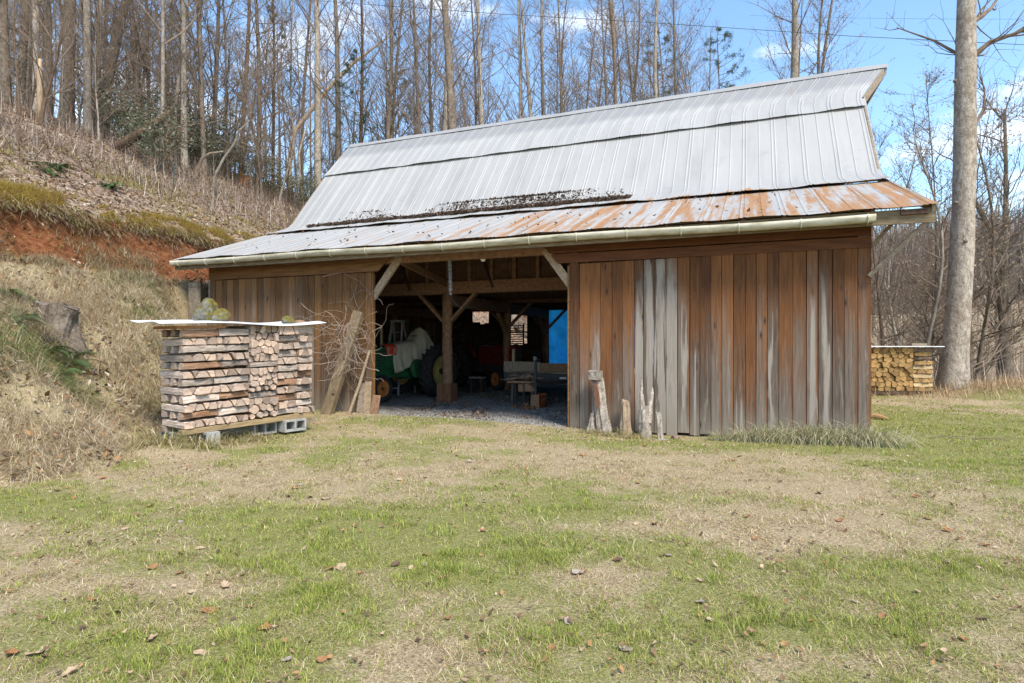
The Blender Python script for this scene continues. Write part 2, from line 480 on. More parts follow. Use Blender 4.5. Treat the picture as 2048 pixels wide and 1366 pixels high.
def mat_ground():
    g = G('ground_cover', .95, .06)
    nd, green, clay, gravel, lit = g.attr()
    v = g.obj()
    n_f = g.noise(v, 60, 4, .7); n_m = g.noise(v, 9, 5, .65); n_l = g.noise(v, 2.0, 4, .6)
    straw = g.ramp(n_f, [(.28, (.14, .105, .062)), (.5, (.36, .28, .165)), (.72, (.58, .48, .33))])
    grn = g.ramp(n_f, [(.3, (.11, .11, .035)), (.55, (.25, .24, .09)), (.75, (.40, .36, .18))])
    gm = g.mr(g.math('ADD', green, g.math('MULTIPLY', g.math('SUBTRACT', n_m, .5), .9)), .35, .72)
    c = g.mix(gm, straw, grn)
    lv = g.n('ShaderNodeTexVoronoi', {'Vector': v, 'Scale': 11.0})
    lc = g.ramp(g.xyz(lv.outputs['Color'])[0], [(0, (.055, .038, .028)), (.35, (.17, .11, .075)), (.7, (.30, .215, .155)), (1, (.43, .35, .28))])
    lc = g.mix(.35, lc, g.ramp(n_f, [(.3, (.06, .042, .03)), (.7, (.34, .26, .19))]))
    c = g.mix(lit, c, lc)
    cl = g.ramp(g.math('MULTIPLY_ADD', n_m, .7, g.math('MULTIPLY', n_f, .3)), [(.36, (.060, .022, .011)), (.5, (.165, .062, .026)), (.68, (.29, .135, .066))])
    c = g.mix(g.mr(g.math('ADD', clay, g.math('MULTIPLY', g.math('SUBTRACT', n_m, .5), .7)), .35, .6), c, cl)
    gv = g.n('ShaderNodeTexVoronoi', {'Vector': v, 'Scale': 34.0})
    gc = g.ramp(g.xyz(gv.outputs['Color'])[0], [(0, (.12, .115, .105)), (.5, (.27, .26, .245)), (1, (.52, .51, .49))])
    gc = g.mix(g.mr(n_l, .50, .70, 0, .6), gc, (.085, .062, .045))
    c = g.mix(g.mr(g.math('ADD', gravel, g.math('MULTIPLY', g.math('SUBTRACT', n_m, .5), .8)), .35, .6), c, gc)
    h = g.math('ADD', n_f, g.math('MULTIPLY', n_m, .8))
    return g.out(c, h, .8, .03)
M_ground = mat_ground()
# ---------------------------------------------------------------- ground
def green_mask(X, Y):
    g = fbm(X * .55 + 3, Y * .8, 71, 4)
    g = .44 + .22 * sst(g, .40, .66) + .95 * (fbm(X * 1.7, Y * 2.1, 73, 4) - .5)
    def blob(px, py, rx, ry, amt):
        P = at(px, py, 1.5 * F / (py - 683))
        return amt * np.exp(-(((X - P.x) / rx) ** 2 + ((Y - P.y) / ry) ** 2))
    for a in [(760, 1060, .8, .5, .6), (1010, 1090, .9, .4, .35), (560, 1030, .8, .3, .45), (1880, 880, 2.0, 2.4, .9), (1500, 1290, .9, .3, .35), (250, 1290, .4, .18, .35), (660, 1200, .6, .25, .4), (1150, 1020, .5, .4, .5), (930, 1160, .3, .12, .5), (80, 1010, .8, .35, .5),
              (1650, 1060, 1.0, .5, -.5), (1100, 930, 3.4, .9, -.30), (1500, 960, 1.6, .6, -.30), (330, 1170, .9, .22, -.5), (800, 1310, .4, .12, -.5), (500, 950, 1.4, .5, -.2), (1640, 1320, .5, .12, -.35)]:
        g = g + blob(*a)
    return np.clip(g, 0, 1)
def axis(lo, hi, fine_lo, fine_hi, step, grow=1.06):
    v = list(np.arange(fine_lo, fine_hi, step)); s = step; x = v[-1]
    while x < hi: s *= grow; x += s; v.append(x)
    s = step; x = v[0]; pre = []
    while x > lo: s *= grow; x -= s; pre.append(x)
    return np.array(pre[::-1] + v)
gx = axis(-330, 420, -17, 10, .11); gy = axis(-60, 460, 1.6, 24, .11)
GX, GY = np.meshgrid(gx, gy)
gz, gm_ = hill_parts(GX.ravel(), GY.ravel())
Vg = np.stack([GX.ravel(), GY.ravel(), gz], 1)
nxg, nyg = len(gx), len(gy)
ii = (np.arange(nyg - 1)[:, None] * nxg + np.arange(nxg - 1)[None, :]).ravel()
Fg = np.stack([ii, ii + 1, ii + nxg + 1, ii + nxg], 1)
gmask = green_mask(GX.ravel(), GY.ravel())
gmask = gmask * (1 - gm_['bank'] * .45) * (1 - gm_['litter'] * .9) * (1 - .9 * sst(gm_['m'], 12.6, 13.2))
gmask = gmask * (1 - .8 * sst(gm_['d'], 26, 34) * gm_['right'])
litt = np.maximum(gm_['litter'] * (1 - .15 * gm_['moss']), .85 * sst(gm_['d'], 95, 125) * gm_['right'])
# gravel apron in front of the door and the bare patch below the right wall
dd = ((GX.ravel() - W(-6.9, 0).x) * UX + (GY.ravel() - W(-6.9, 0).y) * UY); de = ((GX.ravel() - W(-6.9, 0).x) * NX + (GY.ravel() - W(-6.9, 0).y) * NY)
apron = (1 - sst(np.abs(dd), 1.9, 2.6)) * sst(de, -.9, .3) * .75
P_ = W(-3.0, -.45); bare = .6 * np.exp(-(((GX.ravel() - P_.x) / .5) ** 2 + ((GY.ravel() - P_.y) / .16) ** 2))
P2_ = at(1840, 948, 6.6); bare2 = .55 * np.exp(-(((GX.ravel() - P2_.x) / .7) ** 2 + ((GY.ravel() - P2_.y) / .14) ** 2))
grav = np.clip(np.maximum.reduce([gm_['gravel'], apron, bare, bare2]), 0, 1)
Cg = np.stack([gmask, gm_['clay'], grav, np.clip(litt, 0, 1)], 1)
ground = np_mesh('ground', Vg, Fg, Cg, M_ground, True)
tag(ground, kind='structure')

# ---------------------------------------------------------------- the barn
barn = thing('barn', 'weathered plank barn with rusty pale metal roof and a wide open bay', 'barn', (AX, AY, 0), TH)
SL, SM, SR = -13.63, -9.03, -4.74      # left end, left jamb, right jamb (s); the right end is 0
T1, T2, T3, TB = 3.3, 7.4, 11.3, 12.2
PROF = [(-.50, 3.43), (2.35, 4.465), (3.30, 4.81), (4.82, 6.76), (6.10, 8.12)]
def roofz(t):
    t = min(t, 12.2 - t)
    for (a, za), (b, zb) in zip(PROF, PROF[1:]):
        if t <= b: return za + (zb - za) * (t - a) / (b - a)
    return PROF[-1][1]

def plank_wall(name, s0, s1, zb, zt, mat, board, y0=0.0, seedn=1):
    """vertical boards, each its own width, set and weathering"""
    rr = random.Random(seedn); m = MB(); s = s0
    n = max(1, round((s1 - s0) / .185)); ws = [rr.uniform(.86, 1.14) for _ in range(n)]
    k = (s1 - s0) / sum(ws); ws = [x * k for x in ws]
    for i, w_ in enumerate(ws):
        q = (s - s0) / (s1 - s0); q2 = (s + w_ - s0) / (s1 - s0)
        m.cur = (*board(i, (q + q2) / 2, rr), 1)
        g_ = rr.uniform(.0025, .006); o = y0 - .022 - rr.uniform(0, .008); tw = rr.uniform(-.003, .003)
        b0 = b1 = zb(q) + rr.uniform(-.03, .03); b1 += rr.uniform(-.01, .01)
        t0, t1 = zt(q), zt(q2)
        lean = rr.uniform(-.004, .004)
        vs = []
        nz_ = 6
        for kz in range(nz_ + 1):
            f = kz / nz_
            for (sx, bb, tt, oy) in ((s + g_, b0, t0, o), (s + w_ - g_, b1, t1, o + tw), (s + w_ - g_, b1, t1, y0), (s + g_, b0, t0, y0)):
                vs.append((sx + lean * f + .0015 * math.sin(f * 5 + i), oy, bb + (tt - bb) * f))
        fs = [(j * 4 + a, j * 4 + (a + 1) % 4, j * 4 + 4 + (a + 1) % 4, j * 4 + 4 + a) for j in range(nz_) for a in range(4)]
        fs += [(3, 2, 1, 0), tuple(nz_ * 4 + a for a in range(4))]
        m.add(vs, fs)
        for q_ in range(len(vs)): m.c[-len(vs) + q_] = (*m.cur[:3], 0.0 if q_ % 4 in (0, 3) else 1.0)
        s += w_
    return m.build(name, mat, barn)
grayhi = [1.6, 1.2, 1.7, .7, 1.0, 1.5, 2.5, 2.8, 2.95, 2.8, 2.4, 1.3, 1.4, 1.6, 1.7, 1.0, .4, 1.6, 2.0, 1.1, 1.6, 2.3, 2.2, 1.7, 2.0]
blea = [.0, .25, .45, .0, .1, .0, .75, .7, .85, 1.0, .45, .5, .2, .0, .1, .55, .0, .1, .5, .1, .0, .7, .65, .2, .1]
def bd_right(i, q, rr):
    k = min(i, 24)
    return (rr.random(), grayhi[k] / 3.2, blea[k])
def bd_left(i, q, rr):
    return (rr.random(), (2.35 if q < .62 else 1.15 if q > .68 else 1.9) / 3.2 + rr.uniform(-.09, .09), rr.choice([0, .1, .2, .5]))
plank_wall('plank_wall', SR, 0, lambda q: -.125 + .125 * q, lambda q: 2.90 + .055 * q, M_front, bd_right, 0, 5)
plank_wall('plank_wall', SL, SM, lambda q: -.06, lambda q: 2.945, M_left, bd_left, 0, 9)
def board(name, s0, s1, y0, y1, z0, z1, mat, j=.004):
    m = MB(); n = 8
    vs = []
    for k in range(n + 1):
        s = s0 + (s1 - s0) * k / n; d = random.uniform(-j, j)
        vs += [(s, y0, z0 + d), (s, y1, z0 + d), (s, y1, z1 + d), (s, y0, z1 + d)]
    fs = [(k * 4 + a, k * 4 + (a + 1) % 4, k * 4 + 4 + (a + 1) % 4, k * 4 + 4 + a) for k in range(n) for a in range(4)]
    m.add(vs, fs + [(3, 2, 1, 0), tuple(n * 4 + a for a in range(4))])
    return m.build(name, mat, barn)
# header boards, their ends sawn off on the slant beside the open bay
def header(s0, s1, z0, z1, cut, side, mat, y=-.05):
    m = MB()
    if side == 'r': poly = [(s0, y, z0), (s1, y, z0), (s1, y, z1), (s0 - cut, y, z1)]
    else: poly = [(s0, y, z0), (s1, y, z0), (s1 + cut, y, z1), (s0, y, z1)]
    m.prism(poly, (0, .03, 0)); return m.build('header_board', mat, barn)
header(SR - .22, 0.01, 2.93, 3.095, .13, 'r', M_header)
header(SR - .37, 0.012, 3.118, 3.30, .16, 'r', M_header)
header(SL - .01, SM + .16, 2.96, 3.14, .18, 'l', M_headl)
header(SL - .012, SM + .36, 3.143, 3.32, .16, 'l', M_headl)
# slanting brace beside each jamb
m = MB(); m.beam((SR + .03, .04, 2.50), (SR - .50, .04, 3.22), .15, .06, (0, 1, 0)); m.build('jamb_brace', M_bracelight, barn)
m = MB(); m.beam((SM - .02, .04, 2.42), (SM + .66, .04, 3.26), .15, .06, (0, 1, 0)); m.build('jamb_brace', M_bracelight, barn)
# corner and jamb posts
for s, mt, z1 in ((SL + .07, M_graybeam, 3.3), (SM - .075, M_headl, 3.3), (SR + .08, M_headl, 3.3), (-.08, M_graybeam, 3.3)):
    m = MB(); m.box(s - .075, s + .075, .003, .075, -.12, z1, .003); m.build('corner_post', mt, barn)
m = MB(); m.box(SR - .035, SR - .004, -.025, .07, -.12, 2.88, .003); m.build('jamb_trim', M_headl, barn)
m = MB(); m.box(SM + .004, SM + .03, -.028, .05, -.08, 2.9, .003); m.build('jamb_trim', M_headl, barn)
m = MB(); m.box(SL - .045, SL - .003, -.03, .12, -.05, 2.94, .003); m.build('corner_trim', M_graybeam, barn)
# plate over the front, fascia and its hanging gutter
board('front_plate', SL, 0, .03, .17, 3.12, 3.36, M_beam)
board('fascia_board', SL - .60, .72, -.475, -.435, 3.18, 3.385, M_fascia)
m = MB(); n = 60; prof = [(-.062, .050), (-.055, .018), (-.036, -.018), (0, -.036), (.036, -.018), (.055, .018), (.062, .050), (.052, .050), (.045, .02), (.03, -.01), (0, -.025), (-.03, -.01), (-.045, .02), (-.052, .050)]
vs = []; S0, S1 = SL - .62, -.02
def gut_z(s): return 3.315 - .055 * (s - S0) / (S1 - S0) + .012 * math.sin(s * 1.1)
for k in range(n + 1):
    s = S0 + (S1 - S0) * k / n
    vs += [(s, -.545 + y, gut_z(s) + z * 1.35) for y, z in prof]
q = len(prof)
fs = [(k * q + a, k * q + (a + 1) % q, k * q + q + (a + 1) % q, k * q + q + a) for k in range(n) for a in range(q)]
m.add(vs, fs + [tuple(range(q)), tuple(n * q + a for a in range(q))][0:2])
gutter = m.build('gutter', M_gutter, barn, True)
for k in range(17):
    s = S0 + .25 + (S1 - S0 - .35) * k / 16
    m = MB(); z = gut_z(s)
    m.tube([(s, -.485, z + .05), (s, -.60, z + .072), (s, -.612, z + .02), (s, -.588, z - .04), (s, -.545, z - .062), (s, -.50, z - .04), (s, -.482, z + .02)], .009, 5)
    m.build('gutter_bracket', M_gutter, gutter)

# roof sheets with crimped ribs
RIB = [(-.055, 0), (-.034, .010), (-.013, 0), (.013, 0), (.034, .010), (.055, 0), (.284, 0), (.302, .009), (.320, 0)]
def roof_sheet(name, pts, s0, s1, rust, side=1, lift=0.0, right=None, wav=.010, seedn=1, grey_amt=None):
    rr = random.Random(seedn); ss = []; k0 = math.floor(s0 / .604) - 1
    k = k0
    while k * .604 < s1 + .6:
        for ds, h in RIB: ss.append((k * .604 + ds, h, k))
        k += 1
    ss = [x for x in ss if s0 < x[0] < s1]
    ss = [(s0, 0, ss[0][2])] + ss + [(s1, 0, ss[-1][2])]
    ph = {x[2]: (rr.random(), rr.uniform(-.3, 1), rr.random()) for x in ss}
    m = MB(); nr = len(pts)
    for i, (t, z) in enumerate(pts):
        a = pts[max(i - 1, 0)]; b = pts[min(i + 1, nr - 1)]
        dt, dz = b[0] - a[0], b[1] - a[1]; l = math.hypot(dt, dz); nt_, nz_ = -dz / l, dt / l
        f = i / (nr - 1)
        for (s, h, k) in ss:
            se = s
            if right: se = s0 + (s - s0) * (right(f) - s0) / (s1 - s0)
            wv = wav * math.sin(s * 5.1 + seedn) * (1 - f) ** 3 + .006 * math.sin(s * 2.3 + f * 3)
            if i == 0: wv += ph[k][1] * lift * .45
            hh = h + wv + (lift if i == 0 else 0)
            tt, zz = t + nt_ * hh, z + nz_ * hh
            if side < 0: tt = 12.2 - tt
            r_ = rust(s, f, ph[k])
            m.v.append((se, tt, zz)); m.c.append((ph[k][0], max(0, min(1, r_)), grey_amt(s, f) if grey_amt else 0, 1))
    q = len(ss)
    for i in range(nr - 1):
        for a in range(q - 1):
            m.f.append((i * q + a, i * q + a + 1, (i + 1) * q + a + 1, (i + 1) * q + a)); m.mi.append(0)
    return m.build(name, M_roof, barn)
def lerp_pts(a, b, n): return [(a[0] + (b[0] - a[0]) * i / n, a[1] + (b[1] - a[1]) * i / n) for i in range(n + 1)]
def rust_lo(s, f, p):
    base = .68 if s > -5 else .68 - .22 * min(1, (-5 - s) / 7.5)
    return base + .12 * (p[0] - .5) + .08 * (1 - f) + (.12 if s > -.6 else 0)
def rust_mid(s, f, p):
    e = max(0, (.30 - f) / .30)
    return (.72 * e + .05 * p[0]) * (1 if s > -6 else .25)
def rust_up(s, f, p): return .5 if -1.4 < s < -.1 and .35 < f < .9 else 0.0
Lx, Rx = SL - .62, .735
roof_sheet('roof_sheet', lerp_pts((-.56, 3.41), (2.45, 4.50), 10), Lx, Rx, rust_lo, seedn=3, wav=.012)
bend = [(2.28, 4.475), (2.7, 4.625), (3.05, 4.76), (3.2, 4.835), (3.34, 4.96), (3.45, 5.09)] + lerp_pts((3.6, 5.28), (4.86, 6.80), 7)
roof_sheet('roof_sheet', bend, Lx, Rx - .01, rust_mid, lift=.022, seedn=4, wav=.010)
roof_sheet('roof_sheet', [(4.78, 6.745), (5.0, 6.99)] + lerp_pts((5.25, 7.26), (6.10, 8.13), 5), Lx, Rx, rust_up, lift=.024, seedn=6, wav=.010, grey_amt=lambda s, f: .55 * float(sst(f, .50, .56)),  # upper half of this sheet takes a greyer tone up to the ridge
           right=lambda f: .72 if f < .22 else .72 + .62 * (f - .22) / .78)
for nm, pts in (('roof_sheet', lerp_pts((-.56, 3.41), (2.45, 4.50), 6)), ('roof_sheet', bend), ('roof_sheet', lerp_pts((4.78, 6.745), (6.10, 8.13), 4))):
    roof_sheet(nm, pts, Lx, Rx, rust_mid, side=-1, seedn=8)
m = MB(); n = 50
vs = []
for k in range(n + 1):
    s = Lx + (1.36 - Lx) * k / n
    vs += [(s, 5.955, 8.015), (s, 6.1, 8.165 + .01 * math.sin(s * 3)), (s, 6.245, 8.015)]
m.cur = (.5, 0, .3, 1)
m.add(vs, [(k * 3 + a, k * 3 + a + 1, k * 3 + 4 + a, k * 3 + 3 + a) for k in range(n) for a in range(2)])
m.build('ridge_cap', M_roof, barn)
# the hood under the jutting ridge: rake boards and soffit
def rake(pts, name, mat, th=.04, wd=.15):
    for p, q in zip(pts, pts[1:]):
        m = MB(); m.beam(p, q, th, wd, (0, 0, 1)); m.build(name, mat, barn)
rake([(.70, 5.05, 6.98), (1.30, 6.08, 8.0)], 'rake_board', M_graybeam)
rake([(.70, 7.15, 6.98), (1.30, 6.12, 8.0)], 'rake_board', M_graybeam)
m = MB(); m.prism([(.66, 5.06, 6.90), (1.27, 6.1, 7.95), (.66, 7.14, 6.90)], (-.03, 0, .03)); m.build('hood_soffit', M_dark, barn)
# end walls
def gable(s_in, s_out, mat, sd):
    rr = random.Random(sd); m = MB(); t = 0.0
    while t < 12.2 - .02:
        w_ = min(.185 * rr.uniform(.9, 1.1), 12.2 - t)
        m.cur = (rr.random(), rr.uniform(.5, .8), rr.uniform(0, .5), 1); g_ = rr.uniform(.002, .006)
        z0, z1 = roofz(t + g_) - .03, roofz(t + w_ - g_) - .03
        b = -.1
        a = (t + max(g_, .035 if t == 0 else g_)); c = t + w_ - g_
        vs = [(s_in, a, b), (s_out, a, b), (s_out, c, b), (s_in, c, b), (s_in, a, z0), (s_out, a, z0), (s_out, c, z1), (s_in, c, z1)]
        m.add(vs, [(0, 1, 2, 3), (4, 7, 6, 5), (0, 4, 5, 1), (1, 5, 6, 2), (2, 6, 7, 3), (3, 7, 4, 0)])
        t += w_
    return m.build('gable_wall', mat, barn)
gable(-.002, .024, M_front, 21)
gable(SL + .002, SL - .024, M_left, 22)
# back wall with its window openings and the tarp-hung doorway
def back_wall():
    rr = random.Random(31); m = MB(); s = SL
    holes = [(-12.5, -11.88, 2.33, 2.75), (-10.80, -10.05, 1.46, 2.60), (SM - .33, -4.8, -.2, 2.75)]
    while s < 0:
        w_ = .19 * rr.uniform(.9, 1.1); a, b = s + .003, min(s + w_ - .003, 0); c = (a + b) / 2
        segs = [(-.1, roofz(12.0) - .05)]
        for h0, h1, z0, z1 in holes:
            if h0 < c < h1:
                ns = []
                for q0, q1 in segs:
                    if z0 > q0: ns.append((q0, z0 + (rr.uniform(-.12, .02) if z0 > 0 else 0)))
                    if z1 < q1: ns.append((z1, q1))
                segs = ns
        for q0, q1 in segs: m.box(a, b, TB - .12, TB - .095, q0, q1)
        s += w_
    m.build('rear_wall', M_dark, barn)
back_wall()
m = MB(); m.box(-10.82, -10.03, TB - .09, TB - .05, 1.86, 1.92); m.build('window_rail', M_dark, barn)
# posts, beams and braces inside
def post(s, t, foot=False, r=.135, z1=2.76):
    m = MB(); pts = [(s + random.uniform(-.008, .008), t, -.08 + (z1 + .08) * k / 8) for k in range(9)]
    m.tube(pts, [r * random.uniform(.95, 1.05) for _ in pts], 10, True, .06); m.build('post', M_beam, barn, True)
    if foot:
        m = MB()
        for k in range(4):
            x = s - .20 + k * .10; m.box(x + .002, x + .097, t - .22, t - .175, -.1, .43 + random.uniform(-.02, .02), .004)
        m.box(s - .20, s + .20, t - .172, t + .17, -.1, .40, .003); m.build('post_footing', simple('footing_board', (.26, .12, .06), (.11, .05, .028), 3, stretch=(10, 10, 1)), barn)
def brace(p, q, w_=.07, h_=.16, mat=None):
    m = MB(); m.beam(p, q, w_, h_, (0, 1, 0)); m.build('knee_brace', mat or M_beam, barn)
post(SM, T1, True)
for s in (SM, SR): 
    for t in (T1, T2, T3):
        if (s, t) != (SM, T1): post(s, t)
for t in (T1, T2, T3):
    post(-.3, t); post(SL + .3, t)
board('main_beam', SL, 0, T1 - .10, T1 + .10, 2.74, 3.05, M_beam, .006)
board('main_beam', SL, 0, T2 - .10, T2 + .10, 2.74, 2.98, M_beam, .006)
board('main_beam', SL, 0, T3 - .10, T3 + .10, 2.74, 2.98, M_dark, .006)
for s in (SL + .3, SM, SR, -.3):
    m = MB(); m.box(s - .10, s + .10, T1 + .11, T2 - .11, 2.42, 2.735, .006); m.build('tie_beam', M_beam, barn)
    m = MB(); m.box(s - .10, s + .10, T2 + .11, T3 - .11, 2.42, 2.735, .006); m.build('tie_beam', M_beam, barn)
for s in (SM, SR):
    for t in (T1, T2, T3):
        brace((s - .10, t, 2.02), (s - .82, t, 2.74)); brace((s + .10, t, 2.02), (s + .82, t, 2.74))
for s in (SM,):
    for t in (T2, T3):
        m = MB(); m.beam((s, t - .08, 1.75), (s, t - .8, 2.42), .07, .14, (1, 0, 0)); m.build('knee_brace', M_beam, barn)
# a raking tie from the front plate to the main beam, and rafters
m = MB(); m.beam((SM + .55, .2, 3.20), (SM + .02, T1 - .1, 3.0), .05, .16); m.build('raking_tie', M_beam, barn)
for k in range(24):
    s = SL + .12 + k * .586
    m = MB(); m.beam((s, -.43, 3.375), (s, 3.25, 4.71), .05, .11); m.build('rafter', M_beam, barn)
for k in range(8):
    t = -.3 + k * .47
    m = MB(); z = 3.43 + (t + .5) * .3635 - .03
    m.box(SL - .6, .71, t - .05, t + .05, z - .022, z + .003); m.build('roof_lath', M_beam if t > .5 else M_graybeam, barn)
# loft: studs and panels over the main beam, and its floor
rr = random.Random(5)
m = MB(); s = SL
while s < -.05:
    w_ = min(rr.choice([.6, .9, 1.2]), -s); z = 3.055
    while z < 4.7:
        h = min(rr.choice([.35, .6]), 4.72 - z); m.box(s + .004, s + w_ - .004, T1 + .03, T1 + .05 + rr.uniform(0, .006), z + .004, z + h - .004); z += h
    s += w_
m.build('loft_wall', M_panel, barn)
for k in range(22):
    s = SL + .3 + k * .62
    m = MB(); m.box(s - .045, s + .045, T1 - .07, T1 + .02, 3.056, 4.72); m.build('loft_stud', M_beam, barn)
for s in (SM - 1.05, SM + 1.35, SM + 3.35):
    m = MB(); m.beam((s, T1 - .12, 2.86), (s - .45, T1 - .12, 3.95), .04, .10, (0, 1, 0)); m.build('loft_strut', M_dark, barn)
m = MB(); s = SL + .02
while s < -.1:
    w_ = .22; m.box(s + .003, s + w_ - .003, T1 + .11, T3 + .6, 2.985, 3.01); s += w_
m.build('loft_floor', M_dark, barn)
for k in range(12):
    t = T1 + .5 + k * .62
    if abs(t - T2) > .15 and abs(t - T3) > .15:
        m = MB(); m.box(SL + .05, -.05, t - .025, t + .025, 2.82, 2.983); m.build('loft_joist', M_dark, barn)
# eave overhang brace at the right end
m = MB(); m.beam((-.02, -.07, 2.50), (.66, -.40, 3.22), .06, .14, (0, 1, 0)); m.build('eave_brace', M_graybeam, barn)
m = MB(); m.beam((.03, .05, 2.95), (.30, -.15, 3.30), .05, .10, (0, 1, 0)); m.build('eave_brace', M_graybeam, barn)
m = MB(); m.beam((.69, -.5, 3.37), (.69, 3.3, 4.75), .04, .13); m.build('barge_board', M_graybeam, barn)
m = MB(); m.beam((Lx + .04, -.5, 3.35), (Lx + .04, 3.3, 4.73), .04, .10); m.build('barge_board', M_graybeam, barn)
for t0, z0, t1, z1 in ((3.34, 4.90, 4.82, 6.70),):
    for s in (.69, Lx + .04):
        m = MB(); m.beam((s, t0, z0), (s, t1, z1), .04, .10); m.build('barge_board', M_graybeam, barn)
m = MB(); m.box(.30, .62, -.515, -.478, 3.30, 3.37, .004); m.build('eave_block', M_dark, barn)
# ---------------------------------------------------------------- trees
def tree_path(seed, h, sway):
    rr = random.Random(seed); p1, p2, a1, a2 = rr.uniform(0, 6), rr.uniform(0, 6), rr.uniform(.6, 1.2), rr.uniform(.6, 1.2)
    def f(z):
        q = z / h
        return Vector((sway * (math.sin(q * 5 * a1 + p1) - math.sin(p1)) * (.3 + q), sway * (math.sin(q * 4 * a2 + p2) - math.sin(p2)) * (.3 + q), z))
    return f
def trunk_mesh(name, path, h, r0, mat, flare=.35, sides=9, seed=0, ztop=None):
    rr = random.Random(seed); m = MB(); zt = ztop or h; n = 22; pts = []; rad = []
    for k in range(n + 1):
        z = -.4 + (zt + .4) * (k / n) ** 1.15
        pts.append(path(max(z, 0)) + Vector((0, 0, min(z, 0))))
        rad.append(r0 * (1 - .80 * max(z, 0) / h) * (1 + flare * math.exp(-max(z, 0) / .45)) * rr.uniform(.97, 1.03))
    m.tube(pts, rad, sides, True, .035)
    return m.mesh(name, mat, True)
def limb(m, p, d, L, r, rr, n=4, sides=5, curl=.35, wig=.16):
    pts = [Vector(p)]; d = Vector(d).normalized(); rad = [r]
    for k in range(n):
        d = (d + Vector((rr.gauss(0, wig), rr.gauss(0, wig), rr.gauss(0, wig) + curl / n))).normalized()
        pts.append(pts[-1] + d * (L / n)); rad.append(max(r * (1 - .8 * (k + 1) / n), .004))
    m.tube(pts, rad, sides, False)
    return pts, rad
def leaf_quad(m, p, sz, rr, cols):
    a = Vector((rr.gauss(0, 1), rr.gauss(0, 1), rr.gauss(0, 1))).normalized(); b = a.cross(Vector((rr.gauss(0, 1), rr.gauss(0, 1), rr.gauss(0, 1)))).normalized()
    c = rr.choice(cols); v = rr.uniform(.7, 1.25); m.cur = (c[0] * v, c[1] * v, c[2] * v, 1)
    m.add([p - a * sz * .5, p + b * sz * .32, p + a * sz * .5, p - b * sz * .32], [(0, 1, 2, 3)])
TAN = [(.36, .25, .15), (.28, .17, .09), (.42, .33, .22), (.30, .22, .15)]
def crown_mesh(name, path, h, seed, first=.28, nb=30, spread=1.0, leaves=0.0, r0=.14, up=(.35, 1.0), mat=None):
    rr = random.Random(seed); m = MB(); lf = MB(); 
    for i in range(nb):
        q = first + (1 - first) * ((i + rr.random()) / nb) ** 1.05
        if q > .985: q = .985
        z = q * h; az = rr.uniform(0, 6.283); el = rr.uniform(*up)
        L = spread * (1.1 + 5.2 * (1 - q) ** .7 * rr.uniform(.55, 1.15)); r = max(r0 * (1 - .8 * q) * rr.uniform(.22, .42), .012)
        d = Vector((math.cos(az) * math.cos(el), math.sin(az) * math.cos(el), math.sin(el)))
        p1, r1 = limb(m, path(z), d, L, r, rr, 5, 5, .45, .13)
        for j in range(rr.randint(4, 7)):
            k = rr.randint(1, 5); f = rr.random() if k < 5 else 0
            p = p1[k - 1].lerp(p1[k], .5 + f * .5); dd = (p1[k] - p1[k - 1]).normalized()
            d2 = (dd + Vector((rr.gauss(0, .55), rr.gauss(0, .55), rr.gauss(.15, .45)))).normalized()
            p2, r2 = limb(m, p, d2, L * rr.uniform(.22, .5), max(r1[k] * .6, .008), rr, 3, 4, .4, .18)
            for t in range(rr.randint(2, 4)):
                k2 = rr.randint(1, 3); d3 = ((p2[k2] - p2[k2 - 1]).normalized() + Vector((rr.gauss(0, .6), rr.gauss(0, .6), rr.gauss(.1, .5)))).normalized()
                p3, r3 = limb(m, p2[k2], d3, rr.uniform(.3, .9) * spread, .006, rr, 2, 3, .3, .2)
                if leaves and rr.random() < leaves:
                    for _ in range(rr.randint(2, 5)):
                        leaf_quad(lf, p3[rr.randint(0, 2)] + Vector((rr.gauss(0, .08), rr.gauss(0, .08), rr.gauss(-.05, .06))), rr.uniform(.06, .11), rr, TAN)
    mi = len(m.f)
    b = len(m.v); m.v += lf.v; m.c += lf.c; m.f += [tuple(i + b for i in f) for f in lf.f]; m.mi += [1] * len(lf.f)
    return m.mesh(name, [mat or M_twig, M_deadleaf])
NV = 9; PATHS = []; CROWNS = []
for k in range(NV):
    h = 23.0
    pth = tree_path(100 + k, h, [.16, .32, .5, .26, .42, .2, .6, .34, .4][k])
    PATHS.append(pth)
    CROWNS.append(crown_mesh('crown', pth, h, 200 + k, first=[.22, .14, .26, .10, .18, .28, .08, .16, .12][k], nb=[34, 42, 32, 46, 38, 30, 46, 40, 44][k],
                             spread=[.9, 1.0, 1.1, .75, 1.0, .85, .8, 1.1, .9][k], leaves=[.1, .4, .05, .55, .2, .05, .65, .35, .45][k]))
def forest_tree(base, width, kind, v, label, lean=0.0, group=None, h=23.0, name='bare_tree', fork=False):
    t = thing(name, label, 'tree', base, 0, group)
    t.rotation_euler = (random.uniform(-.02, .02), lean, 0)
    mat = {'p': M_bark_pale, 'd': M_bark_dark, 'b': M_bark_brown}[kind]
    me = trunk_mesh('trunk', PATHS[v], 23.0, width / 2, mat, seed=hash((v, width)) & 999)
    o = bpy.data.objects.new('trunk', me); COL.objects.link(o); o.parent = t
    c = bpy.data.objects.new('crown', CROWNS[v]); COL.objects.link(c); c.parent = t
    if h != 23.0: t.scale = (1, 1, h / 23.0)
    return t
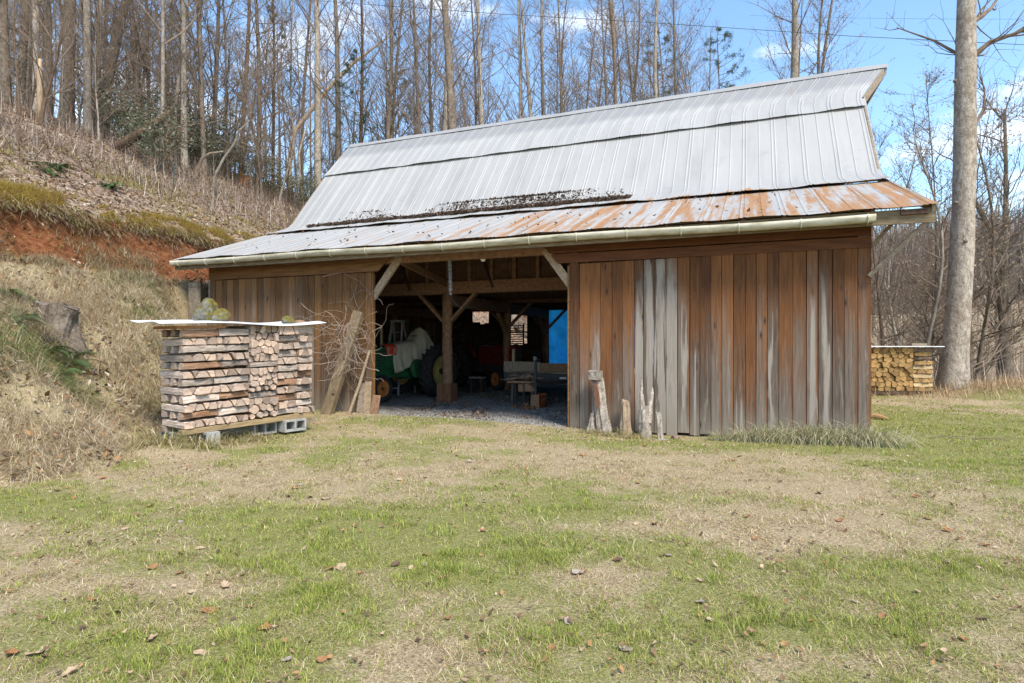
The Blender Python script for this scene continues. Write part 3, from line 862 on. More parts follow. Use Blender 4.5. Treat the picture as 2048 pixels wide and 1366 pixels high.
# wooded slope at the left: trunk foot (px, py) and head px at the top edge as measured, width in px
SLOPE = [(12, 14, 205, 17, 'd', 1, 'dark trunk at the outer edge of the wood beside a thinner dark neighbour'),
    (40, 34, 208, 17, 'd', 4, 'dark upright trunk between two others at the edge of the wood above the mossy lip'),
    (72, 70, 232, 13, 'p', 0, 'pale grey trunk standing just behind the broken snag on the slope'),
    (94, 106, 222, 17, 'd', 7, 'dark trunk leaning slightly away beside the broken snag on the slope'),
    (132, 138, 232, 27, 'd', 2, 'thickest dark furrowed trunk on the upper slope'),
    (176, 169, 272, 16, 'p', 5, 'pale smooth trunk with ringed bark at the front of the slope wood'),
    (189, 206, 265, 13, 'p', 1, 'thin pale trunk leaning out from behind the ringed pale trunk'),
    (196, 236, 258, 22, 'd', 6, 'thick dark trunk leaning strongly over the slope with long crooked limbs'),
    (300, 292, 292, 8, 'd', 3, 'slim dark trunk above the leaning dead trunk on the slope'),
    (323, 331, 335, 8, 'p', 0, 'slim trunk with a bare pale lower stem on the slope'),
    (369, 363, 340, 13, 'p', 5, 'straight pale birch-like trunk in the middle of the slope wood'),
    (409, 404, 350, 10, 'd', 1, 'one of two close dark trunks behind the curved sapling'),
    (424, 430, 352, 10, 'd', 3, 'the thinner leaning one of two close dark trunks behind the curved sapling'),
    (482, 478, 368, 10, 'b', 4, 'brown trunk above the rusty orange rotten stump'),
    (515, 521, 378, 10, 'd', 8, 'dark trunk just past the rusty orange rotten stump'),
    (546, 544, 384, 7, 'b', 3, 'slim brown trunk between the rotten stump and the pale peeled snag'),
    (604, 600, 396, 8, 'd', 6, 'dark thin trunk beside the foot of the pale peeled leaning snag'),
    (637, 627, 388, 16, 'p', 5, 'stout pale trunk rising right beside the left roof edge of the barn'),
    (675, 678, 376, 13, 'd', 2, 'darker trunk next to the stout pale one at the left roof edge')]
for (xb, xt, yb, wp, kd, v, lab) in SLOPE:
    P = hit(xb, yb); D = P.y
    if D > 60: D = 34; P = on_ground(xb, D)
    forest_tree(P, wp / F * D, kd, v, lab, math.atan2(xt - xb, yb))
# behind the barn: px, distance, width in px, kind
REAR = [(716, 722, 36, 9, 'b', 3), (764, 764, 34, 11, 'd', 4), (781, 800, 35, 9, 'd', 1), (843, 838, 33, 9, 'd', 0), (869, 882, 36, 10, 'd', 7), (885, 883, 33, 14, 'p', 5),
    (906, 902, 29, 26, 'd', 2), (946, 943, 38, 8, 'b', 3), (967, 966, 32, 14, 'p', 0), (1029, 1031, 34, 14, 'p', 5), (1062, 1070, 33, 14, 'p', 2), (1091, 1093, 34, 13, 'p', 0), (1110, 1112, 38, 9, 'd', 5),
    (1130, 1148, 40, 9, 'b', 8), (1166, 1164, 42, 7, 'b', 6), (1202, 1206, 40, 8, 'd', 3), (1220, 1222, 36, 12, 'p', 5), (1240, 1262, 41, 9, 'd', 1), (1262, 1258, 38, 9, 'd', 4), (1326, 1330, 32, 14, 'p', 7),
    (1356, 1353, 36, 9, 'd', 0), (1556, 1566, 27, 26, 'p', 5), (1648, 1640, 34, 15, 'd', 6), (1664, 1678, 34, 15, 'd', 8), (1616, 1618, 37, 8, 'd', 7)]
RL = {6: 'thickest trunk behind the barn with a dark rotten hollow in its bark', 21: 'stout pale leafless trunk rising behind the high end of the ridge', 22: 'forked dark tree behind the high end of the ridge, stem nearest the thick pale trunk', 23: 'forked dark tree behind the high end of the ridge, stem leaning to the jutting hood',
      10: 'pale trunk bending as it rises behind the middle of the ridge', 9: 'straight pale trunk standing alone in a gap of blue sky behind the ridge', 19: 'pale trunk with broad branches behind the ridge between two open sky gaps', 13: 'brown trunk leaning behind the middle of the ridge'}
ui = 0
for i, (xb, xt, D, wp, kd, v) in enumerate(REAR):
    P = on_ground(xb, D)
    g = None if i in RL else 'slim trunks behind the barn ridge'
    lab = RL.get(i) or {'p': 'slim pale bare tree in the row behind the barn ridge', 'd': 'slim dark bare tree in the row behind the barn ridge', 'b': 'slim brown bare tree in the row behind the barn ridge'}[kd]
    forest_tree(P, wp / F * D, kd, v, lab, math.atan2(xt - xb, 300) * .5, g)
# the wood behind: thin trees that nothing tells apart
rr = random.Random(77); n = 0; protos = {}
while n < 112:
    D = rr.uniform(33, 66); px = rr.uniform(-60, 1420)
    x = (px - 1024) / F * D; a, b = ab(x, D)
    if b < 27 and a > -15: continue
    if px < 650 and D < 26: continue
    kd = rr.choice('pddb'); v = rr.randrange(NV); wq = rr.choice([.16, .2, .24, .3]); key = (kd, v, wq)
    base = Vector((x, D, H(x, D)))
    lab = {'p': 'thin pale bare tree among many deep in the wood', 'd': 'thin dark bare tree among many deep in the wood', 'b': 'thin brown bare tree among many deep in the wood'}[kd]
    rot = (rr.uniform(-.03, .03), rr.uniform(-.06, .06), rr.uniform(0, 6.28)); hs_ = rr.uniform(.6, 1.0)
    if key not in protos: protos[key] = t = forest_tree(base, wq, kd, v, lab, 0, 'bare trees deep in the wood')
    else: t = copy_thing(protos[key], base, None, None, lab)
    t.rotation_euler = rot; t.scale = (hs_, hs_, hs_); n += 1

# low, many-branched trees and saplings of the creek thicket at the right
SPATH = [tree_path(300 + k, 9.0, .25 + .15 * k) for k in range(4)]
SCROWN = [crown_mesh('crown', SPATH[k], 9.0, 320 + k, first=.10, nb=30, spread=.62, leaves=.05, r0=.10, up=(.3, 1.1)) for k in range(4)]
STRUNK = [trunk_mesh('trunk', SPATH[k], 9.0, .075, [M_bark_brown, M_bark_dark, M_bark_brown, M_bark_pale][k], seed=k, sides=7) for k in range(4)]
def sapling(base, k, sc, label, group, rz):
    t = thing('bare_sapling', label, 'tree', base, rz, group)
    for nm, me in (('trunk', STRUNK[k]), ('crown', SCROWN[k])):
        o = bpy.data.objects.new(nm, me); COL.objects.link(o); o.parent = t
    t.scale = (sc, sc, sc); return t
rr = random.Random(12)
for i in range(46):
    D = 19.5 + 55 * (i / 46) ** 1.2; px = rr.uniform(1735, 2110) if i % 5 else rr.uniform(1560, 1760)
    if D < 21 and 1860 < px < 1960: continue
    k = rr.randrange(4)
    sapling(on_ground(px, D), k, rr.uniform(.7, 1.25), ['thin brown many-branched tree in the creek thicket', 'thin dark many-branched tree in the creek thicket', 'thin brown many-branched tree in the creek thicket', 'thin pale many-branched tree in the creek thicket'][k], 'thicket of small bare trees along the creek', rr.uniform(0, 6.28))
rr = random.Random(13)
for i in range(46):          # saplings on the slope
    px = rr.uniform(-20, 660); D = rr.uniform(22, 40); P = on_ground(px, D); a, b = ab(P.x, P.y)
    if a > -19.5: continue
    k = rr.randrange(4)
    sapling(P, k, rr.uniform(.5, 1.0), ['brown twiggy sapling under the taller trees of the slope', 'dark twiggy sapling under the taller trees of the slope', 'brown twiggy sapling under the taller trees of the slope', 'pale twiggy sapling under the taller trees of the slope'][k], 'saplings under the slope wood', rr.uniform(0, 6.28))
# single small trees the photograph tells apart at the right
def one_tree(xb, xt, yb, D, wp, kind, v, label, h):
    P = on_ground(xb, D); t = forest_tree(P, wp / F * D, kind, v, label, math.atan2(xt - xb, yb)); t.scale = (h / 23, h / 23, h / 23)
    t.children[0].scale = (23 / h, 23 / h, 1); return t
one_tree(1858, 1868, 730, 22, 9, 'd', 3, 'slender dark tree standing between barn corner and the big grey trunk', 13)
one_tree(1946, 1956, 745, 21, 11, 'd', 6, 'slender dark tree close behind the big grey trunk, curving up beside it', 12)

# the big grey trunk
def big_tree():
    D = 16.6; P = on_ground(1904, D); sc = D / F
    P.z -= .05
    t = thing('poplar_tree', 'tallest grey trunk with pale lichened bark standing past the barn corner', 'tree', P)
    h = 24.0
    def path(z):
        q = z / 11.0
        return Vector((.50 * q + .10 * math.sin(q * 4.2), 0, z))
    me = trunk_mesh('trunk', path, 34.0, .31, M_bark_pale, .5, 26, 5, 24)
    o = bpy.data.objects.new('trunk', me); COL.objects.link(o); o.parent = t
    m = MB(); rr = random.Random(4)
    def wp(px, py, dy=0): return Vector(((px - 1024) * sc - P.x, dy, EYE + (683 - py) * sc - P.z))
    def grow(pts, r, n=10):
        m.tube(pts, [r * (1 - .75 * i / (len(pts) - 1)) for i in range(len(pts))], 7, False)
        for j in range(n):
            k = rr.randint(1, len(pts) - 1); p = pts[k - 1].lerp(pts[k], rr.random()); d = (pts[k] - pts[k - 1]).normalized()
            p2, r2 = limb(m, p, d + Vector((rr.gauss(0, .5), rr.gauss(0, .5), rr.gauss(.2, .4))), rr.uniform(.6, 1.8), r * .3, rr, 4, 4, .3, .2)
            for _ in range(4):
                k = rr.randint(1, 4); limb(m, p2[k], (p2[k] - p2[k - 1]).normalized() + Vector((rr.gauss(0, .6), rr.gauss(0, .6), rr.gauss(.1, .5))), rr.uniform(.3, .9), .007, rr, 3, 3, .2, .2)
    grow([wp(1943, 45), wp(1975, 25, .2), wp(2012, -5, .5), wp(2060, -60, .9)], .085)
    grow([wp(1941, 117), wp(1968, 92, -.2), wp(2010, 82, -.5), wp(2060, 62, -.9)], .085, 12)
    grow([wp(1937, 275), wp(1965, 238, .2), wp(1990, 205, .4), wp(2004, 160, .6), wp(1999, 130, .7)], .05, 8)
    grow([wp(1990, 208, .4), wp(2020, 200, .6), wp(2055, 205, .8)], .03, 5)
    grow([wp(1936, 120), wp(1900, 60, .6), wp(1850, 10, 1.2)], .05, 5)
    for k in range(16):
        z = rr.uniform(11, 23); az = rr.uniform(0, 6.28); p = path(z)
        pts, _ = limb(m, p, Vector((math.cos(az), math.sin(az), rr.uniform(.4, 1))), rr.uniform(2.5, 5), .08, rr, 5, 5, .4, .14)
        for j in range(6):
            k2 = rr.randint(1, 5); limb(m, pts[k2], (pts[k2] - pts[k2 - 1]).normalized() + Vector((rr.gauss(0, .6), rr.gauss(0, .6), rr.gauss(.1, .5))), rr.uniform(.6, 1.8), .02, rr, 4, 4, .3, .2)
    m.build('crown', M_twig, t)
    b = MB()
    for (px, py) in ((1896, 170), (1936, 200), (1898, 410), (1930, 440), (1917, 485), (1934, 560)):
        p = wp(px, py, -.26 + (.1 if px > 1920 else .0)); b.tube([p, p + Vector((0, -.03, -.02)), p + Vector((0, -.045, -.03))], [.06, .05, .02], 7)
    b.build('knot', M_bark_dark, t)
big_tree()
# forked tree at the far right
def fork_tree():
    D = 24.0; P = on_ground(2012, D); sc = D / F
    t = thing('forked_tree', 'many-stemmed dark bare tree with spreading forks over the creek', 'tree', P)
    def wp(px, py, dy=0): return Vector(((px - 1024) * sc - P.x, dy, EYE + (683 - py) * sc - P.z))
    tr = MB(); cr = MB(); rr = random.Random(3)
    tr.tube([Vector((0, 0, -.3)), Vector((0, 0, .2)), wp(2012, 700), wp(2010, 672)], [.36, .30, .25, .24], 10, True, .05)
    stems = [[wp(2010, 690), wp(2003, 610), wp(2008, 545), wp(1995, 460, .3), wp(1965, 380, .6), wp(1940, 300, .9)], [wp(2012, 690), wp(2022, 600, .2), wp(2020, 540, .3), wp(2032, 440, .5), wp(2045, 320, .8), wp(2050, 200, 1)],
             [wp(2012, 700), wp(2035, 660, -.2), wp(2060, 615, -.4), wp(2095, 540, -.6)], [wp(2006, 640), wp(1985, 580, -.3), wp(1962, 520, -.6), wp(1948, 470, -.8)]]
    for s_, r in zip(stems, (.17, .17, .10, .08)):
        cr.tube(s_, [r * (1 - .7 * i / (len(s_) - 1)) for i in range(len(s_))], 7, False)
        for j in range(26):
            k = rr.randint(1, len(s_) - 1); p = s_[k - 1].lerp(s_[k], rr.random()); d = (s_[k] - s_[k - 1]).normalized()
            p2, r2 = limb(cr, p, d + Vector((rr.gauss(0, .7), rr.gauss(0, .5), rr.gauss(.15, .4))), rr.uniform(1, 3), r * .22, rr, 5, 4, .35, .2)
            for _ in range(6):
                k = rr.randint(1, 5); limb(cr, p2[k], (p2[k] - p2[k - 1]).normalized() + Vector((rr.gauss(0, .7), rr.gauss(0, .6), rr.gauss(.1, .5))), rr.uniform(.4, 1.3), .010, rr, 3, 3, .25, .2)
    tr.build('trunk', M_bark_dark, t, True); cr.build('crown', M_bark_dark, t)
fork_tree()

# pines and other evergreens
def needle_clump(m, p, rr, n=26, L=.22, c0=(.045, .075, .022)):
    for _ in range(n):
        d = Vector((rr.gauss(0, 1), rr.gauss(0, 1), rr.gauss(.3, .8))).normalized(); q = d.cross(Vector((rr.gauss(0, 1), rr.gauss(0, 1), 1))).normalized() * .016
        v = rr.uniform(.6, 1.6); m.cur = (c0[0] * v, c0[1] * v, c0[2] * v, 1); l = L * rr.uniform(.6, 1.2)
        b = p + Vector((rr.gauss(0, .08), rr.gauss(0, .08), rr.gauss(0, .06)))
        m.add([b - q, b + q, b + d * l], [(0, 1, 2)])
def pine_meshes(seed, h, first, nb, spread):
    rr = random.Random(seed); path = tree_path(seed, h, .15); m = MB(); lf = MB()
    for i in range(nb):
        q = first + (1 - first) * (i + rr.random()) / nb; az = rr.uniform(0, 6.28); el = rr.uniform(-.1, .35)
        L = spread * (.5 + 2.6 * (1 - q) ** .6) * rr.uniform(.6, 1.1)
        pts, rad = limb(m, path(q * h), Vector((math.cos(az) * math.cos(el), math.sin(az) * math.cos(el), math.sin(el))), L, .03, rr, 4, 4, .25, .12)
        for j in range(rr.randint(3, 5)):
            k = rr.randint(2, 4); p2, _ = limb(m, pts[k], (pts[k] - pts[k - 1]).normalized() + Vector((rr.gauss(0, .6), rr.gauss(0, .6), rr.gauss(.1, .3))), L * .3, .012, rr, 2, 3, .3, .2)
            needle_clump(lf, p2[-1], rr); needle_clump(lf, p2[-2], rr, 14)
    b = len(m.v); m.v += lf.v; m.c += lf.c; m.f += [tuple(i + b for i in f) for f in lf.f]; m.mi += [1] * len(lf.f)
    return trunk_mesh('trunk', path, h, .13, M_bark_brown, seed=seed), m.mesh('crown', [M_twig, M_evergreen])
PINES = [pine_meshes(501, 16, .30, 40, 1.0), pine_meshes(502, 20, .45, 34, 1.15), pine_meshes(503, 12, .2, 40, .9)]
def pine(px, D, k, label, sc=1.0, group=None):
    t = thing('pine_tree', label, 'tree', on_ground(px, D), random.uniform(0, 6), group)
    for nm, me in zip(('trunk', 'crown'), PINES[k]):
        o = bpy.data.objects.new(nm, me); COL.objects.link(o); o.parent = t
    t.scale = (sc, sc, sc); return t
pine(706, 33, 0, 'dense young pine showing beside the far left end of the ridge', .62)
pine(1320, 46, 1, 'thin pine with sparse needles behind the middle of the roof', 1.0)
pine(1440, 48, 1, 'taller thin pine near the open sky behind the roof', 1.02)
pine(1675, 40, 0, 'small pine tucked behind the forked dark tree at the hood', .88)
rr = random.Random(9)
for i, px in enumerate([560, 470, 860, 1150, 800, 250, 345, 1240, 60, 1390]):
    pine(px, rr.uniform(40, 52), rr.randrange(3), 'sparse green pine standing among the bare trees of the wood', rr.uniform(.6, .95), 'pines scattered in the wood')
# laurel and holly under the trees
def shrub_mesh(seed, h, wd, n):
    rr = random.Random(seed); m = MB(); lf = MB(); tips = []
    for i in range(9):
        az = rr.uniform(0, 6.28); pts, _ = limb(m, (rr.gauss(0, .1), rr.gauss(0, .1), -.1), (math.cos(az) * .6, math.sin(az) * .6, 1), h * rr.uniform(.6, 1), .03, rr, 6, 5, .2, .22)
        for j in range(7):
            k = rr.randint(2, 6); p2, _ = limb(m, pts[k], (rr.gauss(0, 1), rr.gauss(0, 1), rr.gauss(.2, .4)), wd * rr.uniform(.3, .7), .012, rr, 3, 3, .2, .25); tips += p2[1:]
    for i in range(n):
        p = rr.choice(tips) + Vector((rr.gauss(0, .13), rr.gauss(0, .13), rr.gauss(0, .10)))
        leaf_quad(lf, p, rr.uniform(.06, .115), rr, [(.075, .10, .048), (.105, .125, .065), (.16, .165, .10), (.075, .085, .048), (.19, .155, .10)])
    st = m.mesh('stem', M_twig); return st, lf.mesh('foliage', M_evergreen)
SHR = [shrub_mesh(601, 3.2, 1.9, 2300), shrub_mesh(602, 2.4, 1.7, 1900), shrub_mesh(603, 4.6, 2.2, 2800)]
rr = random.Random(15); n = 0
while n < 32:
    px = rr.uniform(-10, 690) if n % 7 else rr.uniform(640, 900); D = rr.uniform(23, 38); P = on_ground(px, D); a, b = ab(P.x, P.y)
    if a > -21.5 - 2.5 * rr.random() and px < 640: continue
    if px < 250 and rr.random() < .8: continue
    k = rr.randrange(3)
    t = thing('evergreen_shrub', ['spreading dark laurel shrub under the trees of the slope', 'low glossy laurel shrub under the trees of the slope', 'tall loose holly shrub under the trees of the slope'][k], 'shrub', P, rr.uniform(0, 6.28), 'evergreen shrubs under the slope wood')
    for nm, me in zip(('stem', 'foliage'), SHR[k]):
        o = bpy.data.objects.new(nm, me); COL.objects.link(o); o.parent = t
    s_ = rr.uniform(.7, 1.25); t.scale = (s_, s_, s_); n += 1

# fallen and leaning wood on the slope
def pole(name, label, cat, pts, rad, mat, n=8, jit=.05, twigs=0, seed=1):
    o = Vector(pts[0]); m = MB(); rr = random.Random(seed)
    pts = [Vector(p) - o for p in pts]
    m.tube(pts, rad, n, True, jit)
    for _ in range(twigs):
        k = rr.randint(1, len(pts) - 1); limb(m, pts[k], (pts[k] - pts[k - 1]).normalized() + Vector((rr.gauss(0, .6), rr.gauss(0, .6), rr.gauss(.1, .5))), rr.uniform(.4, 1.4), .014, rr, 4, 4, .1, .25)
    t = m.build(name, mat, None, True); t.location = o
    return tag(t, label, cat)
def atd(px, py, D): return at(px, py, D)
h0 = hit(229, 297); D0 = h0.y
pole('fallen_tree', 'dark brown dead trunk leaning at a slant above the brushy slope', 'fallen tree', [h0 - Vector((0, 0, .1)), atd(260, 280, D0), atd(295, 258, D0 + .2), atd(338, 226, D0 + .3)], [.21, .19, .17, .12], M_bark_brown, 9, .08)
h0 = hit(432, 392); D0 = h0.y
pole('bent_sapling', 'pale crooked dead sapling bending over the brush on the slope', 'fallen branch', [h0 - Vector((0, 0, .1)), atd(428, 355, D0), atd(447, 318, D0), atd(470, 286, D0), atd(478, 262, D0), atd(500, 240, D0)], [.07, .06, .055, .05, .04, .02], M_bark_pale, 7, .05, 7, 2)
h0 = hit(395, 352); D0 = h0.y
pole('bent_tree', 'dark thin trunk arching over sideways beside the pale birch-like trunk', 'fallen tree', [h0 - Vector((0, 0, .1)), atd(397, 335, D0), atd(404, 318, D0), atd(420, 307, D0), atd(447, 303, D0)], [.09, .08, .07, .06, .04], M_bark_dark, 7)
h0 = hit(352, 335); D0 = h0.y
pole('broken_tree', 'dark broken-topped thin trunk beside the pale birch-like trunk', 'dead tree', [h0 - Vector((0, 0, .1)), atd(347, 280, D0), atd(352, 210, D0), atd(358, 150, D0)], [.12, .11, .09, .05], M_bark_dark, 7, .06, 3, 3)
h0 = hit(80, 246); D0 = h0.y
pole('snag', 'short bare pale snag with its top snapped off on the slope', 'dead tree', [h0 - Vector((0, 0, .1)), atd(80, 200, D0), atd(79, 150, D0), atd(80, 118, D0)], [.125, .105, .10, .06], simple('peeled_wood', (.46, .34, .22), (.24, .16, .10), 3, stretch=(8, 8, 1)), 9, .1)
h0 = hit(583, 405); D0 = h0.y
pole('peeled_snag', 'long pale peeled dead tree leaning far over behind the roof', 'dead tree', [h0 - Vector((0, 0, .1)), atd(578, 340, D0), atd(583, 290, D0), atd(592, 258, D0 + .4), atd(650, 185, D0 + 1), atd(706, 126, D0 + 2), atd(782, 70, D0 + 3)], [.17, .16, .15, .14, .13, .11, .04], simple('bare_pale_wood', (.52, .40, .29), (.30, .21, .14), 2, stretch=(3, 3, 1)), 8, .06, 8, 4)
h0 = hit(585, 412); pole('leaning_birch', 'short pale crooked stem at the foot of the peeled snag', 'tree', [h0, h0 + Vector((.35, .2, 1.6)), h0 + Vector((.25, .3, 3.0)), h0 + Vector((.7, .5, 5.0))], [.09, .08, .06, .02], M_bark_pale, 7, .05, 6, 6)
h0 = hit(545, 392); pole('mossy_log', 'short dark log lying across the leafy slope near the roof edge', 'log', [h0 + Vector((-.9, -.1, .1)), h0 + Vector((0, 0, .14)), h0 + Vector((.8, .1, .05))], [.13, .12, .10], M_bark_dark)
def rotten_stump(P, r, h, mat, label, name='rotten_stump'):
    m = MB(); rr = random.Random(8); n = 13; vs = []; K = 6
    for k in range(K + 1):
        f = k / K
        for a in range(n):
            t = 2 * math.pi * a / n; q = r * (1.35 - .5 * f + .15 * math.sin(a * 2.3)) * rr.uniform(.9, 1.1)
            vs.append((q * math.cos(t), q * math.sin(t), -.15 + (h + .15) * f * (1 if k < K else rr.uniform(.75, 1.15))))
    fs = [(k * n + a, k * n + (a + 1) % n, (k + 1) * n + (a + 1) % n, (k + 1) * n + a) for k in range(K) for a in range(n)]
    vs.append((0, 0, h * .7)); fs += [(K * n + a, K * n + (a + 1) % n, len(vs) - 1) for a in range(n)]
    m.add(vs, fs); o = m.build(name, mat); o.location = P; return tag(o, label, 'stump')
rotten_stump(hit(492, 374), .42, .75, simple('rotten_orange_wood', (.42, .17, .06), (.20, .07, .025), 6), 'rusty orange rotten stump on the leafy slope')
P = hit(348, 378); m = MB(); m.box(-.015, .015, -.015, .015, -.3, .95); m.box(-.03, .03, -.02, -.015, .1, .9); o = m.build('fence_stake', simple('green_steel', (.045, .09, .085), (.03, .05, .05), 9)); o.location = P; tag(o, 'thin dark green metal stake standing in the brush', 'stake')

# ---------------------------------------------------------------- overhead wires
M_wire = simple('wire', (.06, .06, .06), (.04, .04, .04), 5)
for nm, pts in (('black overhead wire crossing above the ridge and the big grey trunk', [(560, -4, 26), (1000, 28, 22), (1300, 45, 20), (1700, 72, 18), (2200, 97, 16)]), ('thinner overhead wire running level above the hood near the frame top', [(1500, 31, 24), (1700, 36, 23), (1900, 38, 22), (2200, 39, 21)])):
    m = MB(); P = [at(*p) for p in pts]; o = P[0]; fine = []
    for p, q in zip(P, P[1:]): fine += [p.lerp(q, k / 6) - o for k in range(6)]
    m.tube(fine + [P[-1] - o], .008 if 'black' in nm else .004, 5); t = m.build('overhead_wire', M_wire); t.location = o; tag(t, nm, 'wire')
# ---------------------------------------------------------------- firewood
def mat_cut(name, base, dark):
    g = G(name, .9, .1); v = g.obj(); r_ = g.rnd()
    wv = g.n('ShaderNodeTexWave', {'Vector': g.n('ShaderNodeVectorMath', {0: v, 1: g.n('ShaderNodeCombineXYZ', {'X': g.math('MULTIPLY', r_, .08), 'Z': .05}).outputs[0]}, operation='ADD').outputs[0], 'Scale': 26.0, 'Distortion': 1.5, 'Detail': 2.0}, wave_type='RINGS', rings_direction='Y').outputs['Fac']
    nz_ = g.noise(v, 22, 4, .6)
    c = g.ramp(g.math('MULTIPLY_ADD', wv, .25, g.math('MULTIPLY', nz_, .75)), [(.3, dark), (.65, base)])
    c = g.mix(1.0, c, g.ramp(r_, [(0, (.55, .51, .48)), (.5, (1, .98, .95)), (1, (1.25, 1.16, 1.06))]), 'MULTIPLY')
    return g.out(c, nz_, .4, .004)
def mat_side(name, lo, hi, sx):
    g = G(name, .92, .08); v = g.obj(); r_ = g.rnd()
    nz_ = g.noise(g.sc(v, *sx), 1.6, 6, .68, .8)
    c = g.ramp(nz_, [(.32, lo), (.66, hi)])
    c = g.mix(1.0, c, g.ramp(r_, [(0, .65), (1, 1.3)]), 'MULTIPLY')
    return g.out(c, nz_, 1.0, .015)
END_G = mat_cut('cut_log_end', (.50, .395, .325), (.29, .22, .175))
SPL_G = mat_side('split_log_face', (.30, .225, .175), (.60, .50, .42), (20, 3, 20))
BRK_G = mat_side('log_bark', (.15, .115, .092), (.50, .42, .35), (24, 4, 24))
SPL_R = mat_side('log_inner_bark', (.17, .075, .035), (.40, .26, .17), (20, 3, 20))
END_Y = mat_cut('cut_yellow_log_end', (.42, .28, .12), (.20, .12, .05))
SPL_Y = mat_side('split_yellow_log_face', (.34, .22, .10), (.60, .47, .28), (20, 3, 20))
BRK_Y = mat_side('dark_log_bark', (.07, .048, .034), (.24, .17, .12), (24, 4, 24))

def clip(poly, n, d):
    """keep the part of a 2D polygon where p.n <= d"""
    out = []
    for i in range(len(poly)):
        a, b = poly[i], poly[(i + 1) % len(poly)]
        fa, fb = a[0] * n[0] + a[1] * n[1] - d, b[0] * n[0] + b[1] * n[1] - d
        if fa <= 0: out.append(a)
        if fa * fb < 0:
            t = fa / (fa - fb); out.append((a[0] + (b[0] - a[0]) * t, a[1] + (b[1] - a[1]) * t))
    return out
def centroid(poly): return (sum(p[0] for p in poly) / len(poly), sum(p[1] for p in poly) / len(poly))
def section(poly, rr, shrink=.0042, bark_side=None):
    """a split log's ragged cross section: corners eased, one side bulging where the bark is"""
    c = centroid(poly); out = []; sides = []
    n = len(poly); L = [math.dist(poly[i], poly[(i + 1) % n]) for i in range(n)]
    bs = max(range(n), key=lambda i: L[i]) if bark_side is None else bark_side
    for i in range(n):
        a, b = poly[i], poly[(i + 1) % n]
        if L[i] < .012: continue
        k = 5 if i == bs else 2
        for j in range(k):
            t = (j + .10) / (k - .5 if k > 2 else k); p = (a[0] + (b[0] - a[0]) * t, a[1] + (b[1] - a[1]) * t)
            ins = .965 if (j == 0) else (1.0 if i != bs else 1.0 + .06 * math.sin(math.pi * t))
            v = (p[0] - c[0], p[1] - c[1]); l = math.hypot(*v) or 1; f = ins * max(0.3, (l - shrink) / l) * rr.uniform(.95, 1.02)
            out.append((c[0] + v[0] * f, c[1] + v[1] * f)); sides.append(2 if i == bs else 1)
    return out, sides, c
LOGN = [0]
def log_obj(sec, sides, c, length, mats, rr, name='split_log'):
    """local frame: y runs along the log, its near end at y = 0"""
    n = len(sec); m = MB(); K = 8; bow = rr.uniform(-.014, .014); bow2 = rr.uniform(-.013, .013); tp = rr.uniform(.82, 1.04)
    for k in range(K + 1):
        f = k / K; s = 1 + (tp - 1) * f; ox = bow * math.sin(math.pi * f); oz = bow2 * math.sin(math.pi * f)
        ed = .97 if k in (0, K) else 1.0
        for (x, z) in sec:
            j = rr.uniform(-.003, .003)
            m.v.append(((x - c[0]) * s * ed + ox + j, f * length + (rr.uniform(-.006, .006) if k in (0, K) else 0), (z - c[1]) * s * ed + oz + rr.uniform(-.003, .003))); m.c.append((1, 1, 1, 1))
    for k in range(K):
        for a in range(n):
            m.f.append((k * n + a, k * n + (a + 1) % n, (k + 1) * n + (a + 1) % n, (k + 1) * n + a)); m.mi.append(sides[a])
    m.f.append(tuple(range(n - 1, -1, -1))); m.mi.append(0); m.f.append(tuple(K * n + a for a in range(n))); m.mi.append(0)
    return m.mesh(name, mats)
class Pile:
    """a stack in its own frame: p along the face, depth going in, z up"""
    def __init__(s, origin, dirn, tilt, depth, mats, group, where, seed):
        s.o = Vector(origin); s.d = Vector((dirn[0], dirn[1], tilt)).normalized(); s.q = Vector((-dirn[1], dirn[0], 0)).normalized(); s.depth = depth
        s.mats = mats; s.group = group; s.where = where; s.rr = random.Random(seed); s.n = 0
        s.rz = math.atan2(s.q.y, s.q.x) - math.pi / 2; s.tl = math.asin(s.d.z)
    def P(s, p, y, z): return s.o + s.d * p + s.q * y + Vector((0, 0, z))
    def M(s, extra=0):
        x = s.d; y = s.q; z = x.cross(y)
        m = Matrix((x, y, z)).transposed().to_4x4()
        return m @ Matrix.Rotation(extra, 4, 'Z')
    def end_on(s, poly, label, mats=None, bark=None):
        sec, sides, c = section(poly, s.rr, bark_side=bark)
        me = log_obj(sec, sides, c, s.depth + s.rr.uniform(-.03, .05), mats or s.mats(s.rr), s.rr)
        o = bpy.data.objects.new('split_log', me); COL.objects.link(o)
        m = s.M(s.rr.uniform(-.03, .03)); m.translation = s.P(c[0], s.rr.uniform(-.05, .045), c[1]); o.matrix_world = m
        tag(o, label, 'firewood log', s.group); s.n += 1; return o
    def along(s, p0, p1, z0, z1, label, y0=0.0, d=.13, mats=None):
        rr = s.rr; h = z1 - z0
        kind = rr.random()
        prof = [(.012, 0), (0, .25 * h), (.005, .72 * h), (.03, h * 1.02), (d, .9 * h), (d, .1 * h)] if kind < .6 else [(0, -.02 * h), (.02, .5 * h), (.05, 1.04 * h), (d * .9, .95 * h), (d, 0)]
        prof = [(x, z) for x, z in prof][::-1]
        sec, sides, c = section(prof, rr, bark_side=len(prof) - 2 if kind < .6 else None)
        sides = [2 if kind < .7 else 1 for _ in sides]
        me = log_obj(sec, sides, c, p1 - p0, mats or s.mats(rr), rr)
        o = bpy.data.objects.new('split_log', me); COL.objects.link(o)
        m = s.M(-math.pi / 2 + rr.uniform(-.02, .02)); m.translation = s.P(p0, y0 + d - c[0] + rr.uniform(-.02, .035), z0 + c[1])
        o.matrix_world = m; tag(o, label, 'firewood log', s.group); s.n += 1; return o
